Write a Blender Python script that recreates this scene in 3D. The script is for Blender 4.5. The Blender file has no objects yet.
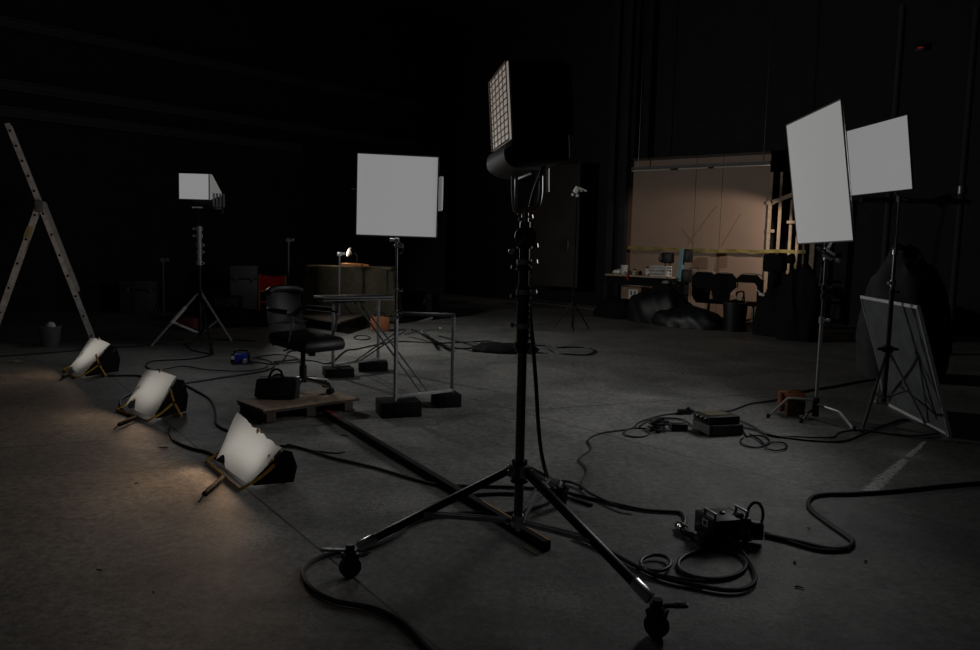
import bpy, bmesh, math, random
from mathutils import Vector, Matrix, Euler
random.seed(7)
R = math.radians
S = bpy.context.scene
COL = S.collection
V = Vector

# ------------------------------------------------------------------ camera
FPX, HORIZON, ROLL, CAMZ = 800.0, 242.0, 1.4, 1.65
cd = bpy.data.cameras.new('camera'); cam = bpy.data.objects.new('camera', cd); COL.objects.link(cam)
cd.sensor_width = 36.0; cd.lens = FPX / 980 * 36.0; cd.clip_end = 200
pitch = math.atan((325 - HORIZON) / FPX)
CM = Matrix.Translation((0, 0, CAMZ)) @ Euler((math.pi/2 - pitch, 0, 0)).to_matrix().to_4x4() @ Matrix.Rotation(R(ROLL), 4, 'Z')
cam.matrix_world = CM; S.camera = cam
S.view_settings.view_transform = 'Standard'; S.view_settings.look = 'None'
S.view_settings.exposure = 0.0; S.view_settings.gamma = 1.0; S.view_settings.use_curve_mapping = False

def ray(px, py):
    return CM.to_3x3() @ V(((px - 490) / FPX, (325 - py) / FPX, -1.0))
O = V((0, 0, CAMZ))
def G(px, py, z=0.0):                       # measured point on a level plane
    d = ray(px, py); return O + d * ((z - CAMZ) / d.z)
def D(px, py, y):                           # measured point at a given distance
    d = ray(px, py); return O + d * (y / d.y)
def PL(px, py, p0, n):                      # measured point on a wall plane
    d = ray(px, py); return O + d * ((p0 - O).dot(n) / d.dot(n))
def ZAT(base, py):                          # height above 'base' seen at pixel row py
    lo, hi = -1.0, 12.0
    for _ in range(50):
        m = (lo + hi) / 2; q = CM.inverted() @ V((base.x, base.y, m))
        y = 325 - FPX * q.y / -q.z
        if y > py: lo = m
        else: hi = m
    return lo

# ------------------------------------------------------------------ materials
MATS = {}
def mat(name, col, rough=0.5, metal=0.0, var=0.15, scale=30.0, emit=0.0, ecol=None, bump=0.0, spec=0.5):
    if name in MATS: return MATS[name]
    m = bpy.data.materials.new(name); m.use_nodes = True
    nt = m.node_tree; b = nt.nodes['Principled BSDF']
    tc = nt.nodes.new('ShaderNodeTexCoord'); nz = nt.nodes.new('ShaderNodeTexNoise')
    nz.inputs['Scale'].default_value = scale; nz.inputs['Detail'].default_value = 4
    nt.links.new(tc.outputs['Object'], nz.inputs['Vector'])
    rp = nt.nodes.new('ShaderNodeValToRGB')
    rp.color_ramp.elements[0].position = 0.3; rp.color_ramp.elements[1].position = 0.7
    rp.color_ramp.elements[0].color = tuple(c * (1 - var) for c in col) + (1,)
    rp.color_ramp.elements[1].color = tuple(min(1, c * (1 + var)) for c in col) + (1,)
    nt.links.new(nz.outputs['Fac'], rp.inputs['Fac']); nt.links.new(rp.outputs['Color'], b.inputs['Base Color'])
    b.inputs['Roughness'].default_value = rough; b.inputs['Metallic'].default_value = metal
    b.inputs['Specular IOR Level'].default_value = spec
    if bump:
        bp = nt.nodes.new('ShaderNodeBump'); bp.inputs['Strength'].default_value = bump; bp.inputs['Distance'].default_value = 0.01
        nt.links.new(nz.outputs['Fac'], bp.inputs['Height']); nt.links.new(bp.outputs['Normal'], b.inputs['Normal'])
    if emit:
        b.inputs['Emission Color'].default_value = (ecol or (1, 1, 1)) + (1,); b.inputs['Emission Strength'].default_value = emit
    MATS[name] = m; return m

BLACK = mat('black_paint', (.007, .007, .008), .5, spec=.35)
BLACKM = mat('black_metal', (.02, .02, .022), .32, .6)
MATTE = mat('matte_black', (.005, .005, .0055), .85, spec=.2)
RUBBER = mat('rubber', (.010, .010, .011), .55)
CABLE = mat('cable_rubber', (.009, .009, .010), .5)
CHROME = mat('chrome', (.55, .55, .56), .22, 1.0, .08)
STEEL = mat('steel', (.38, .38, .39), .36, .35, .2)
DSTEEL = mat('dark_steel', (.14, .14, .145), .36, .9, .2)
ALU = mat('aluminium', (.42, .42, .41), .45, .35, .25, 12)
LEATHER = mat('leather', (.006, .006, .0065), .48, 0, .2, 90, bump=.15)
WOOD = mat('plywood', (.36, .26, .18), .7, 0, .25, 14)
DWOOD = mat('dark_wood', (.06, .045, .036), .75, 0, .3, 20)
TIMBER = mat('pale_timber', (.42, .31, .22), .75, 0, .2, 12)
OAK = mat('orange_wood', (.27, .10, .035), .6, 0, .2, 20)
REDC = mat('red_canvas', (.62, .035, .025), .85, 0, .2, 40)
REDP = mat('red_paint', (.16, .012, .010), .5, 0, .5, 20)
YELLOW = mat('yellow_tube', (.55, .30, .03), .4, 0, .15)
ORANGE = mat('orange_cordura', (.26, .085, .03), .8, 0, .3, 25, bump=.2)
BROWNC = mat('brown_cordura', (.10, .055, .03), .85, 0, .3, 25, bump=.2)
WHITE = mat('white_plastic', (.6, .6, .58), .5)
PAPER = mat('white_paper', (.7, .7, .68), .8)
BLUE = mat('blue_plastic', (.02, .045, .42), .4)
CARD = mat('cardboard', (.30, .19, .12), .85, 0, .12, 8)
KHAKI = mat('khaki_cloth', (.13, .11, .072), .9, 0, .2, 10, bump=.2)
GREYP = mat('grey_paint', (.12, .12, .125), .6)
TARP = mat('dark_tarp', (.005, .0055, .006), .55, 0, .4, 6, bump=.3)
TEAL = mat('teal_paint', (.12, .26, .30), .4)
TAPE = mat('yellow_tape', (.48, .40, .14), .6, 0, .35, 3)
BRASS = mat('bare_edge', (.70, .47, .25), .35, .1)
FACE = mat('lit_diffuser', (.6, .6, .6), .6, emit=.205, ecol=(1, 1, 1), var=.02)
FACEG = mat('lit_diffuser_soft', (.6, .6, .6), .6, emit=.158, ecol=(.985, 1, .985), var=.02)
FACES = mat('lit_hood', (.6, .6, .6), .6, emit=.09, ecol=(1, 1, .97), var=.02)
LEDS = mat('lit_panel', (.5, .5, .5), .5, emit=.17, ecol=(1, .90, .80), var=.02)
TUBE = mat('tube_glass', (.55, .5, .42), .15, 0, .2, 1.5)
BULB = mat('lit_bulb', (.6, .5, .4), .5, emit=.2, ecol=(1, .85, .7))
REDLED = mat('lit_red', (.5, .05, .05), .5, emit=.05, ecol=(1, .05, .05))

# ------------------------------------------------------------------ builders
class B:
    def __init__(s): s.bm = bmesh.new()
    def box(s, c, size, rot=None, bevel=0.0):
        r = bmesh.ops.create_cube(s.bm, size=1.0)
        M = Matrix.Translation(c) @ (rot.to_4x4() if rot else Matrix()) @ Matrix.Diagonal(V(size).to_4d())
        vs = r['verts']; bmesh.ops.transform(s.bm, matrix=M, verts=vs)
        if bevel:
            es = list({e for v in vs for e in v.link_edges})
            bmesh.ops.bevel(s.bm, geom=es, offset=bevel, segments=2, affect='EDGES', profile=.5)
        return s
    def cyl(s, p0, p1, r0, r1=None, seg=14, cap=True):
        p0, p1 = V(p0), V(p1); d = p1 - p0; L = d.length
        if L < 1e-6: return s
        M = Matrix.Translation((p0 + p1) / 2) @ d.to_track_quat('Z', 'Y').to_matrix().to_4x4()
        bmesh.ops.create_cone(s.bm, cap_ends=cap, segments=seg, radius1=r0, radius2=r0 if r1 is None else r1, depth=L, matrix=M)
        return s
    def bar(s, p0, p1, w, h, up=(0, 0, 1), bevel=0.0):
        p0, p1 = V(p0), V(p1); d = p1 - p0; z = d.normalized(); u = V(up)
        x = u.cross(z)
        if x.length < 1e-4: x = V((1, 0, 0)).cross(z)
        x.normalize(); y = z.cross(x)
        rot = Matrix((x, y, z)).transposed()
        return s.box((p0 + p1) / 2, (w, h, d.length), rot, bevel)
    def sph(s, c, r, sc=(1, 1, 1), rot=None, seg=14):
        M = Matrix.Translation(c) @ (rot.to_4x4() if rot else Matrix()) @ Matrix.Diagonal(V((r*sc[0], r*sc[1], r*sc[2], 1)))
        bmesh.ops.create_uvsphere(s.bm, u_segments=seg, v_segments=max(6, seg*2//3), radius=1, matrix=M); return s
    def tube(s, pts, r, seg=8, closed=False, sm=5):
        pts = [V(p) for p in pts]; n = len(pts); out = []
        if sm > 1 and n > 2:
            rng = n if closed else n - 1
            for i in range(rng):
                a = pts[(i-1) % n] if closed or i > 0 else pts[0]*2 - pts[1]
                b = pts[i]; c = pts[(i+1) % n]
                d = pts[(i+2) % n] if closed or i + 2 < n else pts[-1]*2 - pts[-2]
                for k in range(sm):
                    t = k / sm
                    out.append(.5*((2*b) + (c-a)*t + (2*a-5*b+4*c-d)*t*t + (3*b-a-3*c+d)*t**3))
            if not closed: out.append(pts[-1])
        else: out = pts
        N = len(out); rings = []; nrm = None
        for i, p in enumerate(out):
            t = (out[(i+1) % N] - out[i-1]) if closed else (out[min(i+1, N-1)] - out[max(i-1, 0)])
            if t.length < 1e-9: t = V((0, 0, 1))
            t.normalize()
            if nrm is None:
                nrm = t.cross(V((0, 0, 1)))
                if nrm.length < .05: nrm = t.cross(V((1, 0, 0)))
            nrm = nrm - t * nrm.dot(t); nrm.normalize(); bn = t.cross(nrm)
            rings.append([s.bm.verts.new(p + (nrm*math.cos(2*math.pi*k/seg) + bn*math.sin(2*math.pi*k/seg))*r) for k in range(seg)])
        for i in range(N if closed else N-1):
            a, b = rings[i], rings[(i+1) % N]
            for k in range(seg): s.bm.faces.new((a[k], a[(k+1) % seg], b[(k+1) % seg], b[k]))
        if not closed: s.bm.faces.new(rings[0][::-1]); s.bm.faces.new(rings[-1])
        return s
    def prism(s, pts, ext):
        ext = V(ext); a = [s.bm.verts.new(V(p)) for p in pts]; b = [s.bm.verts.new(V(p) + ext) for p in pts]; n = len(pts)
        s.bm.faces.new(a[::-1]); s.bm.faces.new(b)
        for i in range(n): s.bm.faces.new((a[i], a[(i+1) % n], b[(i+1) % n], b[i]))
        return s
    def lathe(s, c, prof, seg=24, sc=(1, 1)):
        c = V(c); rings = []
        for r, z in prof:
            rings.append([s.bm.verts.new(c + V((r*sc[0]*math.cos(2*math.pi*k/seg), r*sc[1]*math.sin(2*math.pi*k/seg), z))) for k in range(seg)])
        for a, b in zip(rings, rings[1:]):
            for k in range(seg): s.bm.faces.new((a[k], a[(k+1) % seg], b[(k+1) % seg], b[k]))
        s.bm.faces.new(rings[0][::-1]); s.bm.faces.new(rings[-1]); return s
    def grid(s, fn, nu, nv, thick=0.0):
        vs = [[s.bm.verts.new(fn(i/nu, j/nv)) for j in range(nv+1)] for i in range(nu+1)]
        fs = [s.bm.faces.new((vs[i][j], vs[i+1][j], vs[i+1][j+1], vs[i][j+1])) for i in range(nu) for j in range(nv)]
        if thick: bmesh.ops.solidify(s.bm, geom=fs, thickness=thick)
        return s
    def put(s, name, m, parent=None, smooth=True, at=None):
        bmesh.ops.recalc_face_normals(s.bm, faces=s.bm.faces)
        org = V((0, 0, 0))
        if parent is not None: org = ORG[parent.name]
        elif at is not None: org = V(at)
        bmesh.ops.translate(s.bm, verts=s.bm.verts, vec=-org)
        me = bpy.data.meshes.new(name); s.bm.to_mesh(me); s.bm.free()
        me.materials.append(m)
        if smooth:
            for p in me.polygons: p.use_smooth = True
            try: me.set_sharp_from_angle(angle=R(38))
            except Exception: pass
        o = bpy.data.objects.new(name, me); COL.objects.link(o)
        if parent is not None: o.parent = parent
        else: o.location = org
        ORG[o.name] = org
        return o
ORG = {}
def tag(o, label, cat, group=None, kind=None):
    o['label'] = label; o['category'] = cat
    if group: o['group'] = group
    if kind: o['kind'] = kind
    return o
def thing(name, loc, label, cat, group=None):
    o = bpy.data.objects.new(name, None); COL.objects.link(o); o.location = loc; o.empty_display_size = .1
    ORG[o.name] = V(loc); return tag(o, label, cat, group)
def struct(o): o['kind'] = 'structure'; return o
def copy_tree(o, parent=None):
    c = o.copy(); COL.objects.link(c)
    if parent is not None: c.parent = parent
    for ch in list(o.children): copy_tree(ch, c)
    return c
def rotz(a): return Matrix.Rotation(a, 3, 'Z')
def basis(x, y, z): return Matrix((x, y, z)).transposed()

# ------------------------------------------------------------------ room
FE = Vector((-1, 0, 0))
PA, PB = V((3.38, 20.5, 0)), V((6.34, 18.0, 0))           # foot of the brown partition, its two ends
PDIR = (PB - PA).normalized(); PN = V((PDIR.y, -PDIR.x, 0))  # PN towards the camera
if PN.y > 0: PN = -PN
def onp(px, off=0.0, z=0.0):                               # floor point on a line parallel to the partition
    p = PL(px, 300, PA + PN*off, PN); return V((p.x, p.y, z))
def wall(name, a, b, h, m, t=.2):
    a, b = V(a), V(b); d = (b - a).normalized(); n = V((d.y, -d.x, 0))
    mid = (a + b) / 2
    bb = B(); bb.bar(a + V((0, 0, h/2)), b + V((0, 0, h/2)), t, h, (0, 0, 1))
    bm = B(); bm.prism([a, b, b + V((0, 0, h)), a + V((0, 0, h))], n * t)
    bb.bm.free()
    return struct(bm.put(name, m, smooth=False))
WALLM = mat('dark_wall', (.016, .016, .018), .9, 0, .3, 3)
CEILM = mat('dark_ceiling', (.025, .025, .028), .9, 0, .3, 3)
WL0 = V((-16, 8, 0)); WLD = V((.645, .764, 0)).normalized(); WLN = V((WLD.y, -WLD.x, 0))
corner = V((-3.1, 23.3, 0))
WBK = PA - PN * .9
wl_end = WL0 + WLD * 20.5
wb_far = WBK - PDIR * 9.0; wb_near = WBK + PDIR * 16.0
# corner where the left wall meets the back wall
den = WLD.x * PDIR.y - WLD.y * PDIR.x
tt = ((WBK.x - WL0.x) * PDIR.y - (WBK.y - WL0.y) * PDIR.x) / den
CORN = WL0 + WLD * tt
WL_S = WL0 - WLD * 14
RB_S = WBK + PDIR * 13.5
RT_S = RB_S - WLD * 22
HT = 8.0
wall('wall_left', CORN, WL_S, HT, WALLM); wall('wall_back', RB_S, CORN, HT, WALLM); wall('wall_right', RT_S, RB_S, HT, WALLM)
cb = B(); cb.prism([p + V((0, 0, HT)) for p in (CORN, WL_S, RT_S, RB_S)], (0, 0, .2)); struct(cb.put('ceiling', CEILM, smooth=False))

# concrete floor
fm = bpy.data.materials.new('concrete'); fm.use_nodes = True; nt = fm.node_tree; N = nt.nodes; Lk = nt.links
bs = N['Principled BSDF']; tc = N.new('ShaderNodeTexCoord')
def noise(scale, detail=6, rough=.6, dist=0.0):
    n = N.new('ShaderNodeTexNoise'); n.inputs['Scale'].default_value = scale; n.inputs['Detail'].default_value = detail
    n.inputs['Roughness'].default_value = rough; n.inputs['Distortion'].default_value = dist
    Lk.new(tc.outputs['Object'], n.inputs['Vector']); return n.outputs['Fac']
def ramp(f, stops):
    r = N.new('ShaderNodeValToRGB'); e = r.color_ramp.elements
    while len(e) < len(stops): e.new(.5)
    for k, (p, c) in enumerate(stops): e[k].position = p; e[k].color = (c, c, c, 1) if isinstance(c, float) else c + (1,)
    Lk.new(f, r.inputs['Fac']); return r.outputs['Color']
def mix(a, b, f, mode='MIX'):
    m = N.new('ShaderNodeMix'); m.data_type = 'RGBA'; m.blend_type = mode
    for sock, val in ((m.inputs['Factor'], f), (m.inputs['A'], a), (m.inputs['B'], b)):
        if hasattr(val, 'is_linked'): Lk.new(val, sock)
        elif isinstance(val, (int, float)): sock.default_value = val
        else: sock.default_value = tuple(val) + (1,)
    return m.outputs['Result']
def math_(op, a, b=None):
    m = N.new('ShaderNodeMath'); m.operation = op
    for k, v_ in enumerate((a, b)):
        if v_ is None: continue
        if hasattr(v_, 'is_linked'): Lk.new(v_, m.inputs[k])
        else: m.inputs[k].default_value = v_
    return m.outputs[0]
base = ramp(noise(.8, 9, .68, .8), [(.32, (.105, .106, .104)), (.5, (.180, .179, .171)), (.68, (.270, .267, .252))])
fine = ramp(noise(18, 12, .85), [(.40, .48), (.5, .95), (.60, 1.48)])
c1 = mix(base, fine, 1.0, 'MULTIPLY')
scuff = math_('MULTIPLY', ramp(noise(1.3, 5, .55), [(.54, 0.0), (.66, 1.0)]), ramp(noise(30, 8, .8), [(.50, 0.0), (.62, 1.0)]))
sx = N.new('ShaderNodeSeparateXYZ'); Lk.new(tc.outputs['Object'], sx.inputs[0])
patch = None
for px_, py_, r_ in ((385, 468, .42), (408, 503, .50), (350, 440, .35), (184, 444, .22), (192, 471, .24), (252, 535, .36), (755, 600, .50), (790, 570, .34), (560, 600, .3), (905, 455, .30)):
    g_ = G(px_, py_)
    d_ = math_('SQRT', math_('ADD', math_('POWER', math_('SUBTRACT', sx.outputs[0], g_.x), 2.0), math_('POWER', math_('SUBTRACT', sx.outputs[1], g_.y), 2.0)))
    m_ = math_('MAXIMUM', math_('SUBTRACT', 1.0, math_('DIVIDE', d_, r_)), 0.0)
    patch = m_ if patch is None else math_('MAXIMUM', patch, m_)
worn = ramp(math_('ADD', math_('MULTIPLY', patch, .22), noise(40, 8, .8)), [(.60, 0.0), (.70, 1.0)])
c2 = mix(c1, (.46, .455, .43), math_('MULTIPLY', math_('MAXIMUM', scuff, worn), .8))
dirt = ramp(noise(60, 2, .5), [(.235, 1.0), (.265, 0.0)])
c3 = mix(c2, (.03, .03, .03), dirt)
def joint(a, b, w):
    d = (b - a).normalized(); n = V((-d.y, d.x, 0)); k = n.dot(a)
    s_ = math_('ADD', math_('MULTIPLY', sx.outputs[0], n.x), math_('MULTIPLY', sx.outputs[1], n.y))
    return math_('LESS_THAN', math_('ABSOLUTE', math_('SUBTRACT', s_, k)), w)
j1 = joint(G(255, 496), G(440, 650), .007); j2 = joint(G(702, 460), G(890, 510), .006)
j3 = joint(G(420, 418), G(700, 398), .008)
c4 = mix(c3, (.025, .025, .025), math_('MAXIMUM', j1, math_('MAXIMUM', j2, j3)))
Lk.new(c4, bs.inputs['Base Color'])
Lk.new(ramp(noise(5, 8, .7), [(.3, .50), (.7, .66)]), bs.inputs['Roughness'])
bp = N.new('ShaderNodeBump'); bp.inputs['Strength'].default_value = .55; bp.inputs['Distance'].default_value = .010
Lk.new(noise(34, 10, .8), bp.inputs['Height']); Lk.new(bp.outputs['Normal'], bs.inputs['Normal'])
fb = B(); fb.prism([CORN, WL_S, RT_S, RB_S], (0, 0, -.1)); struct(fb.put('floor', fm, smooth=False))

# girders high along the left wall
GIRD = mat('girder', (.05, .05, .055), .7)
for k, (a, b) in enumerate((((-60, 80), (420, 150)), ((-60, 14), (420, 98)), ((-60, 108), (300, 152)))):
    p, q = PL(a[0], a[1], WL0 + WLN*.35, WLN), PL(b[0], b[1], WL0 + WLN*.35, WLN)
    z = p.z; q = V((q.x, q.y, z)); bb = B()
    bb.bar(p, q, .22, .03); bb.bar(p + V((0, 0, .16)), q + V((0, 0, .16)), .22, .03); bb.bar(p + V((0, 0, .08)), q + V((0, 0, .08)), .03, .16)
    struct(bb.put('trim_%d' % (k+1), GIRD, smooth=False))
for k, px in enumerate((608, 620)):                         # dark steel columns left of the partition
    p = onp(px, .25); bb = B(); bb.box(p + V((0, 0, HT/2)), (.16, .16, HT), basis(PDIR, -PN, V((0, 0, 1))))
    struct(bb.put('column_%d' % (k+1), WALLM, smooth=False))
# dim brown sliding door left of the columns
p0, p1 = onp(533, .1), onp(577, .1)
h0 = ZAT(p0, 166)
dm = mat('brown_door', (.045, .036, .028), .8, 0, .2, 2)
bb = B(); bb.prism([p0 + V((0, 0, .5)), p1 + V((0, 0, .5)), p1 + V((0, 0, h0)), p0 + V((0, 0, h0))], PN*.06); dd = struct(bb.put('door_1', dm, smooth=False))
bb = B(); q = onp(566, .18)
bb.box(q + V((0, 0, 1.6)), (.05, .06, .30), basis(PDIR, -PN, V((0, 0, 1))), .01); bb.put('handle', DSTEEL, dd)

# ------------------------------------------------------------------ brown partition, stud frame, tape, tube
zt = 3.75
root = thing('partition_panel', (PA + PB)/2, 'large brown board partition lit by a spotlight behind the row of chairs', 'partition')
bm_ = mat('brown_board', (.34, .23, .17), .62, 0, .06, 1.5)
cuts = [PA - PDIR*.1, onp(690), onp(716), onp(763)]
for a, b in zip(cuts, cuts[1:]):
    bb = B(); a2, b2 = a + PDIR*.006, b - PDIR*.006
    bb.prism([a2, b2, b2 + V((0, 0, zt)), a2 + V((0, 0, zt))], -PN*.03); bb.put('board', bm_, root, smooth=False)
for a, b in (((687, 246), (717, 206)), ((683, 229), (694, 244)), ((722, 246), (741, 214))):
    bb = B(); p, q = PL(a[0], a[1], PA + PN*.010, PN), PL(b[0], b[1], PA + PN*.010, PN)
    bb.bar(p, q, .018, .006, PN); bb.put('batten', bm_, root, smooth=False)
bb = B(); a, b = cuts[0] + V((0, 0, zt + .03)), cuts[-1] + V((0, 0, zt + .03)); bb.bar(a, b, .1, .06); bb.put('top_rail', DWOOD, root, smooth=False)

root = thing('timber_stud_frame', PB + PDIR*.3, 'open pale timber stud frame with rungs continuing the brown partition to the right', 'stud frame')
def stud(px, y0, y1, w=.07, off=0.0, d=.05, full=True):
    p = onp(px, off); z1 = ZAT(p, y0); z0 = 0.0 if full else ZAT(p, y1)
    bb = B(); bb.box(p + V((0, 0, (z0+z1)/2)), (w, d, z1 - z0), basis(PDIR, -PN, V((0, 0, 1)))); return bb.put('stud', TIMBER, root, smooth=False)
stud(764.5, 172, 0, .07, .05, .03); stud(774.5, 172, 0, .055, .05); stud(786, 190, 0, .05, -.1); stud(793.5, 176, 0, .05, .1); stud(800, 190, 0, .045, -.05); stud(809, 200, 0, .10, .15)
for y in (203, 231, 262, 290):
    p, q = PL(767, y, PA + PN*.05, PN), PL(774, y, PA + PN*.05, PN); q.z = p.z
    bb = B(); bb.bar(p, q, .07, .05, PN); bb.put('rung', TIMBER, root, smooth=False)
for y in (222, 276, 296):
    p, q = PL(787, y, PA, PN), PL(809, y, PA, PN); q.z = p.z
    bb = B(); bb.bar(p, q, .06, .04, PN); bb.put('rung', TIMBER, root, smooth=False)
p, q = PL(773, 202, PA + PN*.13, PN), PL(797, 193, PA + PN*.13, PN)
bb = B(); bb.bar(p, q, .09, .025, PN); bb.put('brace', TIMBER, root, smooth=False)

p, q = PL(626, 247.5, PA + PN*.12, PN), PL(806, 251.5, PA + PN*.12, PN)
def tapef(u, v):
    x = p.lerp(q, u); x = x + V((0, 0, (v - .5)*.075 - .03*math.sin(math.pi*u) + .008*math.sin(u*31))) + PN*(.012*math.sin(u*57 + v*2)); return x
bb = B(); bb.grid(tapef, 60, 2, .002); tag(bb.put('barrier_tape', TAPE, at=p), 'yellow barrier tape stretched across the brown partition', 'tape')

p, q = PL(632, 171, PA + PN*.5, PN), PL(771, 164.5, PA + PN*.5, PN); q.z = p.z
root = thing('strip_light', p, 'unlit fluorescent tube row along the top of the brown partition', 'strip light')
for a, b in ((0, .30), (.36, .58), (.62, 1.0)):
    bb = B(); bb.cyl(p.lerp(q, a), p.lerp(q, b), .022, seg=10); bb.put('tube', TUBE, root)
bb = B(); bb.bar(p + V((0, 0, .06)), q + V((0, 0, .06)), .09, .05); bb.put('housing', GREYP, root, smooth=False)
for t in (.05, .95):
    bb = B(); a = p.lerp(q, t) + V((0, 0, .08)); bb.cyl(a, V((a.x, a.y, HT)), .012, seg=6); bb.put('hanger', DSTEEL, root)

# ------------------------------------------------------------------ back area: bench, chairs, clutter
PZ = basis(PDIR, -PN, V((0, 0, 1)))
a, b = onp(611, 1.3), onp(674, 1.3); tz = ZAT((a+b)/2, 275)
root = thing('workbench', (a+b)/2, 'cluttered dark workbench with a pale edged top in front of the brown partition', 'table')
mid = (a+b)/2; Lb = (b-a).length
bb = B(); bb.box(mid + V((0, 0, tz-.02)), (Lb, .62, .04), PZ); bb.put('tabletop', TIMBER, root, smooth=False)
bb = B(); bb.box(mid + V((0, 0, tz-.14)), (Lb-.04, .58, .19), PZ); bb.put('apron', MATTE, root, smooth=False)
for sx_ in (-1, 1):
    for sy in (-1, 1):
        bb = B(); bb.box(mid + PDIR*sx_*(Lb/2-.06) + PN*sy*.24 + V((0, 0, (tz-.2)/2)), (.06, .06, tz-.2), PZ); bb.put('leg', MATTE, root, smooth=False)
def bench(px, off=1.3): return onp(px, off, tz)
bb = B(); c = bench(623, 1.35); bb.lathe(c, [(.065, 0), (.08, .2), (.085, .2), (.085, .215), (.06, .215)]); tag(bb.put('bucket', WHITE, at=c), 'white plastic bucket at the left end of the workbench', 'bucket')
bb = B(); c = bench(616, 1.4); bb.sph(c + V((0, 0, .05)), .1, (1.2, .8, .5)); bb.sph(c + V((.06, .03, .07)), .07, (1, .8, .8)); tag(bb.put('crumpled_rag', PAPER, at=c), 'white crumpled rag left of the bucket on the workbench', 'rag')
for k, (px, m, lab, hh) in enumerate(((633.5, mat('tan_plastic', (.4, .3, .2), .5), 'short tan jar right of the white bucket', .13), (646, WHITE, 'tall white bottle with a dark cap left of the wire crate', .2), (639, MATTE, 'small black bottle lying low between jar and white bottle', .1), (628.5, BROWNC, 'small brown tin close beside the white bucket', .1))):
    c = bench(px, 1.4); r_ = .045 if k != 0 else .07
    rt = thing('bottle' if k in (1, 2) else 'jar', c, lab, 'bottle' if k in (1, 2) else 'jar', 'bottles and jars on the workbench')
    bb = B(); bb.lathe(c, [(r_, 0), (r_, hh*.7), (r_*.6, hh*.8), (r_*.5, hh*.85)], 14); bb.put('body', m, rt)
    bb = B(); bb.lathe(c + V((0, 0, hh*.85)), [(r_*.6, 0), (r_*.6, hh*.15), (r_*.4, hh*.17)], 12); bb.put('cap', MATTE, rt)
c = bench(659.5, 1.42); root = thing('wire_crate', c, 'white wire crate on the right half of the workbench', 'crate')
bb = B()
for z in (.01, .08, .16, .22):
    for s_ in (-1, 1):
        bb.bar(c + PDIR*-.2 + PN*s_*.12 + V((0, 0, z)), c + PDIR*.2 + PN*s_*.12 + V((0, 0, z)), .025, .025)
        bb.bar(c + PDIR*s_*.2 - PN*.12 + V((0, 0, z)), c + PDIR*s_*.2 + PN*.12 + V((0, 0, z)), .025, .025)
for i in range(9):
    for s_ in (-1, 1): bb.bar(c + PDIR*(-.2+.05*i) + PN*s_*.12, c + PDIR*(-.2+.05*i) + PN*s_*.12 + V((0, 0, .23)), .02, .02)
bb.put('basket', WHITE, root, smooth=False)
bb = B(); bb.box(c + V((0, 0, .06)), (.36, .2, .1), PZ, .01); bb.put('contents', PAPER, root)
bb = B(); c = PL(627.5, 277, PA + PN*1.635, PN); bb.grid(lambda u, v: c + PDIR*(u-.5)*.05 + V((0, 0, -.14*v + .06)) + PN*.01*math.sin(v*6), 2, 6, .004); tag(bb.put('hanging_strap', REDC, at=c), 'red strap hanging over the front edge of the workbench', 'strap')
# black bench machine and teal one, standing behind the bench end
c = bench(666, 1.2); root = thing('bench_grinder', c, 'black machine on two thin legs behind the wire crate', 'machine')
zz = ZAT(c, 257) - tz; zt2 = ZAT(c, 251.5) - tz
bb = B(); bb.box(c + V((0, 0, zz - .02)), (.24, .2, zt2 - zz + .12), PZ, .03); bb.sph(c - PDIR*.13 + V((0, 0, zz-.04)), .1); bb.put('body', BLACK, root)
bb = B(); bb.box(c - PDIR*.15 + PN*.06 + V((0, 0, zz)), (.05, .08, .16), PZ, .01); bb.put('guard', GREYP, root)
for s_ in (-1, 1):
    bb = B(); bb.bar(c + PDIR*s_*.06, c + PDIR*s_*.06 + V((0, 0, zz)), .04, .04); bb.put('leg', CARD, root, smooth=False)
c = onp(679.5, 1.15, 0); root = thing('drill_press', c, 'teal pillar drill with a black motor at the right end of the workbench', 'drill')
z0, z1 = ZAT(c, 281), ZAT(c, 248.5)
bb = B(); bb.box(c + V((0, 0, z0/2)), (.3, .3, z0), PZ, .02); bb.put('pedestal', MATTE, root, smooth=False)
bb = B(); bb.prism([c - PDIR*.06 + V((0, 0, z0)), c + PDIR*.05 + V((0, 0, z0)), c + PDIR*.10 + V((0, 0, z1-.03)), c + PDIR*.02 + V((0, 0, z1))], PN*.12); bb.put('column', TEAL, root, smooth=False)
bb = B(); bb.box(c + PDIR*.16 + V((0, 0, z1-.16)), (.17, .2, .3), PZ, .03); bb.put('motor', BLACK, root)
bb = B(); bb.box(c + PDIR*.15 + V((0, 0, z0+.12)), (.2, .2, .3), PZ, .03); bb.put('work_table', BLACK, root)
bb = B(); bb.bar(c + PDIR*.2 + V((0, 0, z0+.3)), c + PDIR*.42 + V((0, 0, z0+.31)), .03, .03); bb.put('lever', BLACKM, root)
# carton under the bench
c = onp(635, 1.35); w_ = .52; root = thing('cardboard_box', c, 'brown cardboard box standing on the floor under the workbench', 'box')
zc = ZAT(c, 287)
bb = B(); bb.box(c + V((0, 0, zc/2)), (w_, .4, zc), PZ); bb.put('carton', CARD, root, smooth=False)
bb = B(); bb.box(c + PDIR*.06 + PN*.204 + V((0, 0, zc-.16)), (.24, .006, .22), PZ); bb.put('label_sheet', PAPER, root, smooth=False)
for dx in (-.05, .05):
    bb = B(); bb.box(c + PDIR*(.06+dx) + PN*.208 + V((0, 0, zc-.13)), (.035, .004, .09), PZ); bb.put('print', MATTE, root, smooth=False)
bb = B(); bb.box(c + PN*.203 + V((0, 0, zc*.5)), (w_, .004, .045), PZ); bb.put('packing_tape', TIMBER, root, smooth=False)
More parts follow.
